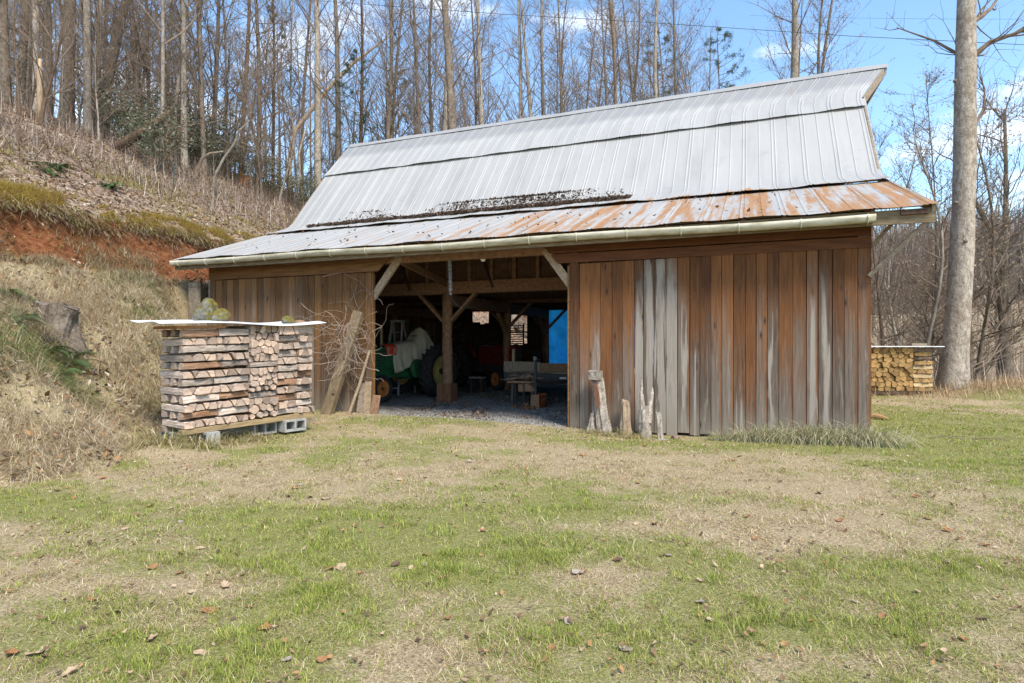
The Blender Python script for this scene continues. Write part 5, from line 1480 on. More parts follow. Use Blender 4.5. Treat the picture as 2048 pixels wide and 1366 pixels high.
def tractor(label, P, heading, body, rim_f, rim_r, canvas):
    t = thing('tractor', label, 'tractor', P, math.atan2(heading[1], heading[0]))
    m = MB()   # hood: rounded nose, louvred sides
    sec = lambda x, wd, zt, zb: [(x, -wd, zb), (x, -wd, zt - .10), (x, -wd * .75, zt - .02), (x, 0, zt), (x, wd * .75, zt - .02), (x, wd, zt - .10), (x, wd, zb)]
    st = [(.55, .24, 1.42, .80), (1.5, .24, 1.43, .80), (2.15, .23, 1.43, .80), (2.36, .21, 1.40, .80), (2.44, .15, 1.34, .82)]
    vs = [p for s in st for p in sec(*s)]
    fs = [(k * 7 + a, k * 7 + (a + 1) % 7, (k + 1) * 7 + (a + 1) % 7, (k + 1) * 7 + a) for k in range(4) for a in range(7)]
    m.add(vs, fs + [tuple(range(6, -1, -1)), tuple(28 + a for a in range(7))]); m.build('hood', body, t)
    m = MB()
    for k in range(6):
        for s in (-1, 1): m.box(1.55, 2.00, s * .243 - .008, s * .236 + .008, .90 + k * .075, .925 + k * .075)
    m.build('louvre', M_iron, t)
    m = MB(); m.box(2.43, 2.47, -.12, .12, .88, 1.30, .004); m.build('grille', M_iron, t)
    m = MB(); m.box(.2, 2.35, -.16, .16, .58, .80, .01); m.box(-.3, .6, -.22, .22, .50, 1.0, .02); m.build('chassis', body if body is M_green else M_iron, t)
    m = MB(); m.tube([(0, -.75, .70), (0, .75, .70)], .10, 10); m.build('rear_axle', M_iron, t)
    m = MB(); m.beam((2.05, -.52, .36), (2.05, .52, .36), .07, .07); m.tube([(2.05, 0, .36), (2.05, 0, .66)], .05, 8); m.build('front_axle', M_iron, t)
    for s in (-1, 1):
        wheel(t, (2.05, s * .60, .35), .35, .17, rim_f, False, True); wheel(t, (0, s * .80, .72), .72, .34, rim_r, True, False)
        m = MB(); pts = [(.85 * math.cos(a) , .85 * math.sin(a)) for a in [R(20 + 15 * k) for k in range(10)]]
        vs = [(x, s * .62 + d, .72 + z) for x, z in pts for d in (-.02, .15)]
        if not canvas: m.add(vs, [(2 * k, 2 * k + 1, 2 * k + 3, 2 * k + 2) for k in range(9)]); m.build('fender', body, t)
    m = MB(); m.tube([(.35, 0, 1.36), (.02, 0, 1.70)], .025, 8); m.lathe([(.20, -.015), (.215, 0), (.20, .015), (.185, 0)], 20, 'z', (.0, 0, 1.72), True); m.build('steering_wheel', M_iron, t)
    m = MB(); m.lathe([(.001, .02), (.18, .03), (.22, .09), (.21, .10), (.17, .05), (.001, .04)], 16, 'z', (-.35, 0, 1.05)); m.tube([(-.35, 0, .9), (-.35, 0, 1.08)], .04, 8); m.build('seat', M_iron, t)
    m = MB(); m.tube([(1.55, .08, 1.40), (1.55, .08, 1.95)], .035, 10); m.build('exhaust_pipe', M_iron if not canvas else M_bracelight, t)
    m = MB(); m.lathe([(.001, -.05), (.20, -.05), (.26, -.07), (.27, 0), (.26, .07), (.20, .05), (.001, .05)], 22, 'y', (.50, .42, .80)); m.build('belt_pulley', body, t, True)
    return t
fw = at(763, 778, 15.15); rw = at(897, 738, 17.4)
hd = Vector((fw.x - rw.x, fw.y - rw.y)).normalized(); lf_ = Vector((-hd.y, hd.x))
tp_ = Vector((fw.x, fw.y)) - hd * 2.05 - lf_ * .60
tr1 = tractor('green tractor under a tan canvas, orange front and yellow rear wheel rims', (tp_.x, tp_.y, FZ), hd, M_green, M_orange, M_yellow, True)
rh = Vector((.62, -.78)).normalized(); rl = Vector((-rh.y, rh.x)); rc = at(993, 757, 19.0); rp = Vector((rc.x, rc.y)) - rh * 2.05 + rl * .60
tractor('dull red uncovered tractor parked deeper in the shade behind the middle post', (rp.x, rp.y, FZ), rh, M_red, M_orange, M_orange, False)
# canvas over the green tractor
def canvas():
    m = MB(); nx, ny = 34, 26; vs = []
    for i in range(nx + 1):
        x = -.30 + 1.62 * i / nx
        zt = 1.47 + .10 * math.exp(-((x - .6) / .35) ** 2) + .50 * math.exp(-((x + .02) / .22) ** 2)
        hem = .78 + .10 * math.sin(x * 3.1) + .35 * max(0, (.35 - x) / .6)
        hw = .27 if x > .75 else .27 + .05 * (.75 - x)
        for j in range(ny + 1):
            u = j / ny * 2 - 1; a = abs(u)
            if a < .34:
                q = a / .34; y = hw * q * (1 - .25 * math.exp(-((x + .02) / .2) ** 2)); z = zt - .03 * q * q - (.10 * q ** 2 * math.exp(-((x + .02) / .25) ** 2))
            else:
                q = (a - .34) / .66; z = zt - .04 - (zt - .04 - hem) * q; y = hw + .10 * q + .035 * math.sin(x * 17 + q * 2) * q + .02 * math.sin(x * 31) * q
                y = y * (1 - .25 * math.exp(-((x + .02) / .2) ** 2) * (1 - q))
            vs.append((x + .015 * math.sin(u * 11), (1 if u >= 0 else -1) * y, z + .008 * math.sin(x * 23 + u * 9)))
    fs = [(i * (ny + 1) + j, (i + 1) * (ny + 1) + j, (i + 1) * (ny + 1) + j + 1, i * (ny + 1) + j + 1) for i in range(nx) for j in range(ny)]
    m.add(vs, fs); o = m.build('canvas_cover', M_canvas, None, True); o.location = tr1.location; o.rotation_euler = tr1.rotation_euler
    s = o.modifiers.new('thickness', 'SOLIDIFY'); s.thickness = .006
    tag(o, 'tan canvas sheet draped over the green tractor, peaked over its steering wheel', 'tarp')
canvas()
m = MB(); vs = []
for i in range(7):
    for j in range(7):
        x = 1.20 + .42 * i / 6; u = j / 6
        y, z = (-.10 + .36 * u / .4, 1.495 - .01 * u) if u < .4 else (.295 + .02 * (u - .4) + .01 * math.sin(i), 1.485 - .50 * (u - .4))
        vs.append((x - .10 * max(0, u - .4) * (1 if i == 6 else 0), y, z))
m.add(vs, [(i * 7 + j, (i + 1) * 7 + j, (i + 1) * 7 + j + 1, i * 7 + j + 1) for i in range(6) for j in range(6)])
fb = m.build('feed_sack', simple('red_sack', (.62, .075, .04), (.45, .05, .03), 4)); fb.location = tr1.location; fb.rotation_euler = tr1.rotation_euler
fb.modifiers.new('thickness', 'SOLIDIFY').thickness = .006; tag(fb, 'bright red sack spread over the nose of the green tractor', 'sack')
m = MB()
for x0, x1, z0, z1 in ((1.26, 1.33, 1.24, 1.40), (1.50, 1.56, 1.24, 1.40), (1.30, 1.52, 1.20, 1.225)):
    m.box(x0, x1, .318, .326, z0, z1)
m.build('printed_patch', simple('faded_print', (.62, .34, .28), (.55, .2, .15), 20), fb)
# step ladder behind the green tractor
lp = at(795, 785, 17.7); lp.z = FZ
ld = thing('step_ladder', 'worn white stepladder standing behind the green tractor', 'ladder', lp, -.35)
M_alu = simple('worn_aluminium', (.45, .44, .42), (.28, .27, .26), 8, .45, .4, .1, .4)
for s in (-1, 1):
    m = MB(); m.beam((s * .30, -.45, 0), (s * .17, 0, 2.16), .035, .09); m.build('front_rail', M_alu, ld)
    m = MB(); m.beam((s * .30, .55, 0), (s * .17, .05, 2.12), .03, .05); m.build('rear_rail', M_alu, ld)
for k in range(6):
    f = (k + .6) / 6.6; m = MB(); wd = .30 - .13 * f; m.box(-wd, wd, -.45 + .45 * f - .05, -.45 + .45 * f + .06, 2.16 * f - .015, 2.16 * f + .015); m.build('step', M_alu, ld)
m = MB(); m.box(-.19, .19, -.10, .12, 2.14, 2.20); m.build('top_cap', M_alu, ld)
# trailer with its tongue towards the door
tq = at(1008, 745, 15.7); tl = thing('flatbed_trailer', 'dark low flatbed trailer with board sides and a jack on its tongue', 'trailer', (tq.x, tq.y, FZ), TH)
m = MB(); m.box(0, 2.6, 0, .06, .52, .74, .003); m.box(0, .06, .06, 4.0, .52, .74); m.box(2.54, 2.6, .06, 4.0, .52, .74); m.build('frame', M_iron, tl)
m = MB()
for k in range(12): m.box(.0, 2.6, .07 + k * .33, .07 + k * .33 + .32, .742, .78, .003)
m.build('deck', M_graybeam, tl)
m = MB(); m.box(.0, 1.02, .0, .04, .785, 1.03, .006); m.build('side_board', M_graybeam, tl)
m = MB(); m.box(1.03, 2.6, .005, .04, .785, 1.0, .006); m.build('side_board', M_beam, tl)
m = MB(); m.beam((.35, 0, .60), (1.40, -1.55, .56), .07, .09); m.beam((2.25, 0, .60), (1.46, -1.55, .56), .07, .09); m.build('tongue', M_iron, tl)
m = MB(); m.tube([(1.43, -1.50, .27), (1.43, -1.50, 1.12)], .032, 10); m.tube([(1.43, -1.50, 1.12), (1.43, -1.50, 1.17)], .045, 10); m.tube([(1.43, -1.50, 1.14), (1.55, -1.52, 1.14)], .012, 6); m.build('jack', M_iron, tl)
m = MB(); m.tube([(1.43, -1.6, 1.09), (1.43, -1.6, 1.20)], [.001, .03], 8); m.lathe([(.03, -.012), (.042, 0), (.03, .012), (.018, 0)], 14, 'y', (1.43, -1.55, 1.17), True); m.build('jack_ring', M_alu, tl)
for s in (-.12, 2.72):
    wheel(tl, (s, 2.2, .36), .36, .2, M_iron, False, True)
m = MB(); m.box(1.55, 1.72, -.012, -.002, .60, .645); m.build('reflector', simple('white_tag', (.7, .7, .66), (.5, .5, .48), 9), tl)
m = MB(); m.box(-.10, .10, -.10, .10, 0, .33, .012); o = m.build('wood_block', M_beam); o.location = tl.matrix_basis @ Vector((1.43, -1.50, 0)); o.rotation_euler = (0, 0, TH + .2); tag(o, 'squared wood block propping the trailer jack', 'block')
# lumber and stakes on the trailer
for x0, x1, z, mt, lab in ((.05, 1.6, .80, M_beam, 'rough board lying crosswise on the trailer deck'), (.3, 2.2, .85, M_graybeam, 'upper grey board stacked on the trailer deck')):
    m = MB(); m.box(x0, x1, .30, .55, z - .012, z + .035, .01); o = m.build('loose_board', mt); o.matrix_world = tl.matrix_basis; tag(o, lab, 'board')
m = MB(); m.box(.20, .27, .08, .12, .79, 1.36, .006); o = m.build('stake', M_bracelight); o.matrix_world = tl.matrix_basis; tag(o, 'short pale stake standing up at the trailer corner', 'stake')
# junk on the tongue: a small workbench of rusty scrap with hanging chains
sb = tl.matrix_basis @ Vector((1.02, -1.28, 0))
sw = thing('scrap_stand', 'low grey bench heaped with scrap iron before the trailer', 'bench', sb, TH)
m = MB(); m.box(-.32, .38, -.18, .18, .56, .62, .02); m.build('top', M_beam, sw)
for x in (-.22, .28):
    m = MB(); m.beam((x, -.1, 0), (x, -.08, .56), .06, .06); m.beam((x, .12, 0), (x, .1, .56), .06, .06); m.build('leg', M_iron, sw)
m = MB(); m.box(-.05, .36, -.16, -.14, .38, .55, .01); m.build('apron', M_beam, sw)
rr = random.Random(6); m = MB()
for k in range(26):
    p = Vector((rr.uniform(-.28, .36), rr.uniform(-.15, .15), .63 + rr.uniform(.0, .14))); m.beam(p, p + Vector((rr.gauss(0, .14), rr.gauss(0, .08), rr.gauss(0, .03))), rr.uniform(.02, .05), rr.uniform(.015, .04))
o = m.build('scrap_iron', simple('rusty_scrap', (.30, .20, .13), (.12, .085, .06), 9)); o.matrix_world = Matrix.Translation(sb) @ Matrix.Rotation(TH, 4, 'Z'); tag(o, 'jumble of rusty iron scrap heaped on the low grey bench', 'scrap'); o['kind'] = 'stuff'; del o['label']; del o['category']
def chain(name, label, P0, P1, link, r, mat, strands=1, sag=0.0, seed=1):
    m = MB(); rr = random.Random(seed); d = Vector(P1) - Vector(P0); n = max(3, int(d.length / (link * .72)))
    for s in range(strands):
        off = Vector((rr.uniform(-1, 1), rr.uniform(-1, 1), 0)) * (.028 if strands > 1 else 0)
        for k in range(n):
            c = d * ((k + .5) / n) + off * (1 if k not in (0, n - 1) else .4); e = d.normalized(); a = Vector((1, 0, 0)) if k % 2 else Vector((0, 1, 0)); b = (a - e * a.dot(e)).normalized()
            pts = [c + e * math.cos(t * math.pi / 4) * link * .55 + b * math.sin(t * math.pi / 4) * link * .30 for t in range(9)]
            m.tube(pts, r, 5, False)
    o = m.build(name, mat); o.location = P0; return tag(o, label, 'chain')
M_zinc = simple('zinc_chain', (.30, .29, .27), (.15, .145, .14), 9, .5, .4, .1, .3)
cp = W(-7.26, .10, 3.16); chain('hanging_chain', 'looped bright chain hanging from the plate over the open bay', cp, cp + Vector((.02, 0, -.72)), .055, .0065, M_zinc, 4)
chain('hanging_chain', 'rusty chain hanging from the scrap bench towards the floor', sb + Vector((-.18, -.22, .57)), sb + Vector((-.18, -.22, .06)), .05, .007, M_iron, 1, seed=2)
chain('hanging_chain', 'second rusty chain at the bench corner, nearer the jack', sb + Vector((.02, -.24, .57)), sb + Vector((.02, -.24, .08)), .05, .007, M_iron, 1, seed=3)
m = MB(); p0 = cp + Vector((.02, 0, -.72)); m.tube([(0, 0, 0), (.03, 0, -.10), (.12, .1, -.22), (.26, .2, -.26), (.40, .3, -.22)], .006, 5); o = m.build('loose_wire', M_wire); o.location = p0; tag(o, 'loose thin cord trailing from the bright hanging chain', 'cord')
# rag bucket, scrap heap, lamp, tarp
bp = at(1082, 808, 14.05); bp.z = FZ
bk = thing('bucket', 'orange plastic bucket beside the wood block under the trailer jack', 'bucket', bp)
m = MB(); m.lathe([(.001, .01), (.105, .01), (.135, .30), (.145, .30), (.145, .32), (.125, .32), (.10, .03), (.001, .03)], 20, 'z'); m.build('pail', simple('orange_plastic', (.52, .13, .025), (.36, .085, .02), 5, .45, .4, .05), bk, True)
m = MB(); m.tube([(-.14, 0, .29), (-.12, -.09, .22), (0, -.145, .17), (.12, -.09, .22), (.14, 0, .29)], .005, 5); m.build('handle', M_alu, bk)
m = MB(); rr = random.Random(4)
for k in range(40):
    p = Vector((rr.gauss(0, .17), rr.gauss(0, .12), abs(rr.gauss(.03, .03)))); m.beam(p, p + Vector((rr.gauss(0, .10), rr.gauss(0, .10), rr.gauss(0, .03))), rr.uniform(.02, .05), rr.uniform(.01, .025))
o = m.build('bark_scraps', simple('rusty_bark', (.33, .15, .07), (.15, .075, .04), 9)); q = at(1046, 810, 13.7); q.z = FZ + .01; o.location = q; tag(o, kind='stuff')
lmp = thing('ceiling_lamp', 'bare white bulb in a holder under the roof of the open bay', 'lamp', W(-6.62, .30, 3.15))
m = MB(); m.lathe([(.001, -.06), (.035, -.055), (.06, -.01), (.06, .02), (.03, .07), (.02, .10)], 14, 'z'); m.build('bulb', simple('white_glass', (.8, .79, .75), (.7, .7, .66), 3, .3, .5, .0), lmp, True)
m = MB(); m.lathe([(.03, .09), (.05, .10), (.05, .15), (.001, .15)], 12, 'z'); m.build('holder', M_alu, lmp)
def tarp():
    g = G('blue_tarpaulin', .5, .3); v = g.obj(); n1 = g.noise(v, 2.2, 4, .6, .5)
    c = g.ramp(n1, [(.3, (.0, .10, .42)), (.7, (.01, .20, .75))]); g.out(c, n1, 1.0, .3)
    tr = g.n('ShaderNodeBsdfTranslucent', {'Color': g.ramp(n1, [(.3, (.012, .27, .78)), (.7, (.03, .46, 1.0))])}); ms = g.n('ShaderNodeMixShader', {'Fac': .85}); g.t.links.new(g.b.outputs[0], ms.inputs[1]); g.t.links.new(tr.outputs[0], ms.inputs[2])
    out = [x for x in g.t.nodes if x.type == 'OUTPUT_MATERIAL'][0]; g.t.links.new(ms.outputs[0], out.inputs['Surface'])
    m = MB(); nx, nz = 30, 16; vs = []
    for i in range(nx + 1):
        for j in range(nz + 1):
            s = SM - .36 + 4.5 * i / nx; z = .52 + 2.3 * j / nz - .03 * math.sin(s * 4) * (j == 0); edge = .12 * (1 - j / nz) * (1 - i / nx) ** 3
            vs.append((s + edge, TB - .02 + .07 * math.sin(s * 3.3 + j * .25) + .05 * math.sin(s * 8 + j * .8) + .03 * math.sin(s * 4 - j * .9), z))
    m.add(vs, [(i * (nz + 1) + j, (i + 1) * (nz + 1) + j, (i + 1) * (nz + 1) + j + 1, i * (nz + 1) + j + 1) for i in range(nx) for j in range(nz)])
    o = m.build('blue_tarp', g.m, None, True); o.location = (AX, AY, 0); o.rotation_euler = (0, 0, TH); tag(o, 'bright blue tarpaulin hung across the rear doorway of the barn', 'tarp')
tarp()
# a few dim things deeper in the barn
m = MB(); m.lathe([(.085, -.03), (.11, 0), (.085, .03), (.06, 0)], 18, 'y', (0, 0, 0), True); m.lathe([(.085, .03), (.11, .05), (.085, .08), (.06, .05)], 18, 'y', (.02, 0, -.02), True); o = m.build('rope_coil', M_canvas); o.scale = (.8, 1, 1.7); o.location = at(967, 610, 17.8); tag(o, 'coil of pale rope hanging under a beam', 'rope')
sp = at(1042, 690, 23.2)
lv = thing('slatted_crate', 'dark slatted crate standing before the rear window', 'crate', (sp.x - .2, sp.y - .6, FZ), TH)
for k in range(13):
    m = MB(); m.box(-.32, .32, -.02, .02, 1.12 + k * .085, 1.16 + k * .085); m.build('slat', M_dark, lv)
for x in (-.32, .32):
    m = MB(); m.box(x - .03, x + .03, -.05, -.022, 0, 2.25); m.build('upright', M_dark, lv)
for (px, py, D, lab) in ((1050, 705, 21.5, 'dark wooden box in the shade behind the trailer boards'), (955, 745, 18.2, 'dark low stool with a pale edge beside the middle post')):
    c = at(px, py, D); b_ = thing('storage_box' if px > 1000 else 'stool', lab, 'box' if px > 1000 else 'stool', (c.x, c.y, FZ), TH)
    m = MB()
    if px > 1000:
        m.box(-.5, .5, -.3, .3, 0, 1.15, .01); m.build('case', M_dark, b_); m = MB(); m.box(-.53, .53, -.33, .33, 1.155, 1.19, .005); m.build('lid', M_dark, b_)
    else:
        m.box(-.22, .22, -.15, .15, .43, .47, .004); m.build('top', M_alu, b_)
        for x in (-.17, .17):
            m = MB(); m.box(x - .03, x + .03, -.12, .12, 0, .428); m.build('leg', M_dark, b_)
# ---------------------------------------------------------------- grass, leaves and small growth
rng = np.random.default_rng(5)
def blades(name, P, L, Wd, yaw, lean, curl, C, mat, taper=True):
    """P base points; each blade is five vertices bent over along its yaw"""
    n = len(P); dx, dy = np.cos(yaw), np.sin(yaw); sx, sy = -dy, dx
    V = np.zeros((n, 5, 3)); 
    def pt(f):
        a = lean + curl * f; h = L * f * np.cos(np.clip(a * .75, 0, 1.9)); r = L * f * np.sin(np.clip(a * .75, 0, 1.9))
        return np.stack([P[:, 0] + dx * r, P[:, 1] + dy * r, P[:, 2] + h], 1)
    b, m_, t = pt(0), pt(.55), pt(1.0); S = np.stack([sx, sy, np.zeros(n)], 1) * (Wd / 2)[:, None]
    V[:, 0] = b - S; V[:, 1] = b + S; V[:, 2] = m_ - S * .8; V[:, 3] = m_ + S * .8; V[:, 4] = t
    k = np.arange(n)[:, None] * 5
    Fc = np.concatenate([k + [0, 1, 3], k + [0, 3, 2], k + [2, 3, 4]], 0)
    Cc = np.repeat(np.concatenate([C, np.ones((n, 1))], 1), 5, 0)
    return np_mesh(name, V.reshape(-1, 3), Fc, Cc, mat)
def wedge(n, d0, d1, spread=1.06, power=2.0):
    d = (d0 ** power + (d1 ** power - d0 ** power) * rng.random(n)) ** (1 / power)
    x = (rng.random(n) * 2 - 1) * spread * d
    return x, d
G_GREEN = np.array([[.24, .30, .05], [.31, .36, .075], [.19, .235, .05], [.41, .40, .11]])
G_STRAW = np.array([[.58, .44, .26], [.46, .34, .19], [.70, .58, .38], [.30, .21, .12], [.60, .52, .37], [.36, .25, .15]])
def lawn_patch(n, d0, d1, wmul, lmul):
    X, Y = wedge(n, d0, d1)
    z, mk = hill_parts(X, Y)
    apr = ((X - W(-6.9, 0).x) * UX + (Y - W(-6.9, 0).y) * UY); ape = ((X - W(-6.9, 0).x) * NX + (Y - W(-6.9, 0).y) * NY)
    bald = (1 - sst(np.abs(apr), 1.9, 2.5)) * sst(ape, -.85, -.1)
    keep = (mk['bank'] < .3) & (mk['litter'] < .3) & (mk['gravel'] < .25) & (rng.random(n) > bald) & (mk['d'] < 30) & (rng.random(n) > .75 * sst(fbm(X * 3.3, Y * 3.3, 97, 3), .54, .66))
    X, Y, z = X[keep], Y[keep], z[keep]; n = len(X)
    g = green_mask(X, Y); g = np.clip(g + .55 * (fbm(X * 4.5, Y * 4.5, 91, 3) - .5), 0, 1)
    tuf = .55 + 1.1 * sst(fbm(X * 7, Y * 7, 95, 2), .35, .75)
    isg = rng.random(n) < np.clip(g * .95 - .02, 0.05, .85)
    c = np.where(isg[:, None], G_GREEN[rng.integers(0, 4, n)], G_STRAW[rng.integers(0, 6, n)]) * rng.uniform(.7, 1.3, (n, 1))
    L = np.where(isg, rng.uniform(.018, .046, n) * (.6 + .5 * g) * tuf, rng.uniform(.025, .075, n) * (.5 + .5 * tuf)) * lmul
    Wd = np.where(isg, rng.uniform(.0022, .0042, n), rng.uniform(.002, .0036, n)) * wmul
    lean = np.where(isg, rng.uniform(.1, .9, n), rng.uniform(.9, 1.9, n)); curl = rng.uniform(.1, .9, n)
    return np.stack([X, Y, z - .004], 1), L, Wd, rng.uniform(0, 6.28, n), lean, curl, c
parts = [lawn_patch(210000, 2.2, 4.2, .95, 1.0), lawn_patch(240000, 4.2, 7.5, 1.3, 1.05), lawn_patch(200000, 7.5, 14, 2.2, 1.1), lawn_patch(80000, 14, 24, 4.2, 1.2)]
cat = [np.concatenate([p[i] for p in parts], 0) for i in range(7)]
tag(blades('lawn_grass', *cat, M_grass), kind='stuff')

# long drooping grass over the bank
def bank_grass(n):
    X = rng.uniform(-13.5, -2.5, n); Y = rng.uniform(2.6, 15.5, n)
    z, mk = hill_parts(X, Y)
    cl = fbm(X * 1.5, Y * 1.5, 111, 3)
    keep = (mk['bank'] > .55) & (rng.random(n) < .40 + 1.3 * sst(cl, .36, .62)) & (np.abs(X) < .95 * Y)
    X, Y, z, cl = X[keep], Y[keep], z[keep], cl[keep]; n = len(X)
    e = .05; gx_ = (hill_parts(X + e, Y)[0] - z) / e; gy_ = (hill_parts(X, Y + e)[0] - z) / e
    down = np.arctan2(-gy_, -gx_)
    tuft = fbm(X * 2.6, Y * 2.6, 113, 2)
    yaw = down + (tuft - .5) * 4.2 + rng.normal(0, .85, n)
    gr = fbm(X * .9, Y * .9, 117, 3) + rng.normal(0, .12, n)
    isg = gr > .66
    pal = np.array([[.66, .54, .35], [.54, .41, .24], [.76, .67, .48], [.40, .28, .16], [.60, .53, .40]]); pg = np.array([[.20, .25, .07], [.27, .30, .10], [.38, .38, .16], [.15, .19, .06]])
    c = np.where(isg[:, None], pg[rng.integers(0, 4, n)], pal[rng.integers(0, 5, n)]) * rng.uniform(.65, 1.25, (n, 1))
    L = rng.uniform(.12, .40, n) * (.6 + .7 * sst(cl, .35, .65)); Wd = rng.uniform(.0035, .0075, n)
    return np.stack([X, Y, z - .01], 1), L, Wd, yaw, rng.uniform(.05, 1.3, n), rng.uniform(.2, 2.2, n), c
tag(blades('bank_grass', *bank_grass(300000), M_grass), kind='stuff')
# grass fringe along the foot of the red cut and dry weeds on the terrace
def terrace_weeds(n):
    b = rng.uniform(3, 26, n); m_ = rng.uniform(12.2, 14.0, n) ; X = -m_ * UX + b * NX; Y = -m_ * UY + b * NY
    X = -m_ * UX + b * NX; Y = m_ * -UY + b * NY
    z, mk = hill_parts(X, Y); cl = fbm(X * 1.2, Y * 1.2, 131, 3)
    keep = (rng.random(n) < 1.4 * sst(cl, .42, .62) * np.clip(1 - (m_ - 13.25) / .8, .08, 1)) & (mk['bank'] < 2)
    X, Y, z = X[keep], Y[keep], z[keep]; n = len(X)
    pal = np.array([[.52, .42, .27], [.40, .27, .15], [.30, .19, .11], [.60, .52, .37], [.24, .25, .09]])
    return np.stack([X, Y, z - .01], 1), rng.uniform(.10, .34, n), rng.uniform(.004, .008, n), rng.uniform(0, 6.28, n), rng.uniform(0, .8, n), rng.uniform(.3, 1.4, n), pal[rng.integers(0, 5, n)] * rng.uniform(.6, 1.2, (n, 1))
tag(blades('terrace_weeds', *terrace_weeds(150000), M_grass), kind='stuff')
# moss and hanging turf along the lip of the cut
def lip(n, lo, hi, yellow):
    b = rng.uniform(1, 27, n); lw = 0.9 * (fbm(b * .55, b * .0 + 3.3, 31) - .5); m_ = 13.98 + np.abs(rng.normal(0, .60, n)) + lw if yellow else rng.normal(14.02, .10, n) + lw
    X = -m_ * UX + b * NX; Y = -m_ * UY + b * NY
    z, mk = hill_parts(X, Y); cl = fbm(b * 1.1, m_ * 1.3, 141, 3)
    keep = rng.random(n) < (sst(fbm(X * 2.2, Y * 2.2, 145, 3), .36, .56) if yellow else .25 + .7 * cl)
    X, Y, z = X[keep], Y[keep], z[keep]; n = len(X); b = b[keep]
    if yellow: pal = np.array([[.56, .43, .08], [.42, .33, .08], [.62, .50, .12], [.36, .25, .12], [.52, .36, .16]])
    else: pal = np.array([[.34, .26, .16], [.24, .17, .10], [.16, .11, .07], [.45, .36, .24], [.26, .23, .08]])
    yaw = np.full(n, math.atan2(UY, UX)) + rng.normal(0, .6, n)
    return np.stack([X, Y, z - .01], 1), rng.uniform(lo, hi, n), rng.uniform(.006, .013, n), yaw, rng.uniform(.3, 1.3, n) if yellow else rng.uniform(1.2, 1.9, n), rng.uniform(.3, 1.2, n) if yellow else rng.uniform(.8, 1.4, n), pal[rng.integers(0, 5, n)] * rng.uniform(.6, 1.25, (n, 1))
tag(blades('moss', *lip(110000, .06, .22, True), M_grass), kind='stuff')
tag(blades('hanging_roots', *lip(15000, .18, .75, False), M_stick), kind='stuff')
# mossy cushions on the slope
def cushions(n):
    px = rng.uniform(-40, 560, n); m_ = rng.uniform(14.8, 22, n); b = rng.uniform(2, 34, n); X = -m_ * UX + b * NX; Y = -m_ * UY + b * NY
    z, mk = hill_parts(X, Y); cl = fbm(X * .9, Y * .9, 57)
    keep = rng.random(n) < sst(cl, .50, .62) * (1 - sst(m_, 17, 22)); X, Y, z = X[keep], Y[keep], z[keep]; n = len(X)
    pal = np.array([[.48, .42, .09], [.36, .34, .09], [.50, .37, .17], [.26, .26, .08]])
    return np.stack([X, Y, z - .01], 1), rng.uniform(.06, .2, n), rng.uniform(.007, .014, n), rng.uniform(0, 6.28, n), rng.uniform(.1, 1.2, n), rng.uniform(.2, 1.2, n), pal[rng.integers(0, 4, n)] * rng.uniform(.6, 1.2, (n, 1))
tag(blades('slope_moss', *cushions(110000), M_grass), kind='stuff')

# leaf litter: small curled quads
def litter(name, X, Y, z, sz, C, tilt=.5):
    n = len(X); a = rng.uniform(0, 6.28, n); l = sz * rng.uniform(.6, 1.3, n); w_ = l * rng.uniform(.45, .8, n)
    V = np.zeros((n, 5, 3)); ca, sa = np.cos(a), np.sin(a); up = np.stack([rng.normal(0, tilt, n), rng.normal(0, tilt, n), np.ones(n)], 1)
    e1 = np.stack([ca, sa, -(ca * up[:, 0] + sa * up[:, 1])], 1); e2 = np.stack([-sa, ca, -(-sa * up[:, 0] + ca * up[:, 1])], 1)
    P = np.stack([X, Y, z + .006], 1); cu = rng.uniform(0, .45, n)[:, None] * l[:, None] * np.array([[0, 0, 1.0]])
    V[:, 0] = P - e1 * l[:, None] * .5 + cu; V[:, 1] = P + e2 * w_[:, None] * .5 + cu * .6; V[:, 2] = P + e1 * l[:, None] * .5 + cu; V[:, 3] = P - e2 * w_[:, None] * .5 + cu * .5; V[:, 4] = P
    k = np.arange(n)[:, None] * 5; Fc = np.concatenate([k + [0, 3, 4], k + [3, 2, 4], k + [2, 1, 4], k + [1, 0, 4]], 0)
    return np_mesh(name, V.reshape(-1, 3), Fc, np.repeat(np.concatenate([C, np.ones((n, 1))], 1), 5, 0), M_deadleaf)
LEAFPAL = np.array([[.30, .19, .11], [.20, .12, .07], [.42, .31, .21], [.36, .20, .09], [.50, .43, .34], [.13, .085, .06]])
n = 52000; m_ = 14.4 + 17 * rng.random(n) ** 1.3; b = rng.uniform(0, 46, n); X = -m_ * UX + b * NX; Y = -m_ * UY + b * NY; z, mk = hill_parts(X, Y)
tag(litter('leaf_litter', X, Y, z, .085, LEAFPAL[rng.integers(0, 6, n)] * rng.uniform(.7, 1.2, (n, 1))), kind='stuff')
m_ = rng.uniform(12.6, 14.1, 5000); b = rng.uniform(3, 26, 5000); X = -m_ * UX + b * NX; Y = -m_ * UY + b * NY; z = hill_parts(X, Y)[0]; k = rng.random(5000) < sst(fbm(X * 1.3, Y * 1.3, 191), .35, .6) * np.clip(1.5 - (m_ - 12.6), .15, 1); X, Y, z = X[k], Y[k], z[k]
tag(litter('cut_litter', X, Y, z, .08, LEAFPAL[rng.integers(0, 6, len(X))]), kind='stuff')
n = 16000; X = rng.uniform(-14, -3, n); Y = rng.uniform(3, 15, n); z, mk = hill_parts(X, Y); k = (mk['bank'] > .5) & (rng.random(n) < .75); X, Y, z = X[k], Y[k], z[k] + rng.uniform(0, .12, k.sum()); n = len(X)
tag(litter('bank_litter', X, Y, z, .085, LEAFPAL[rng.integers(0, 6, n)] * rng.uniform(.7, 1.2, (n, 1))), kind='stuff')
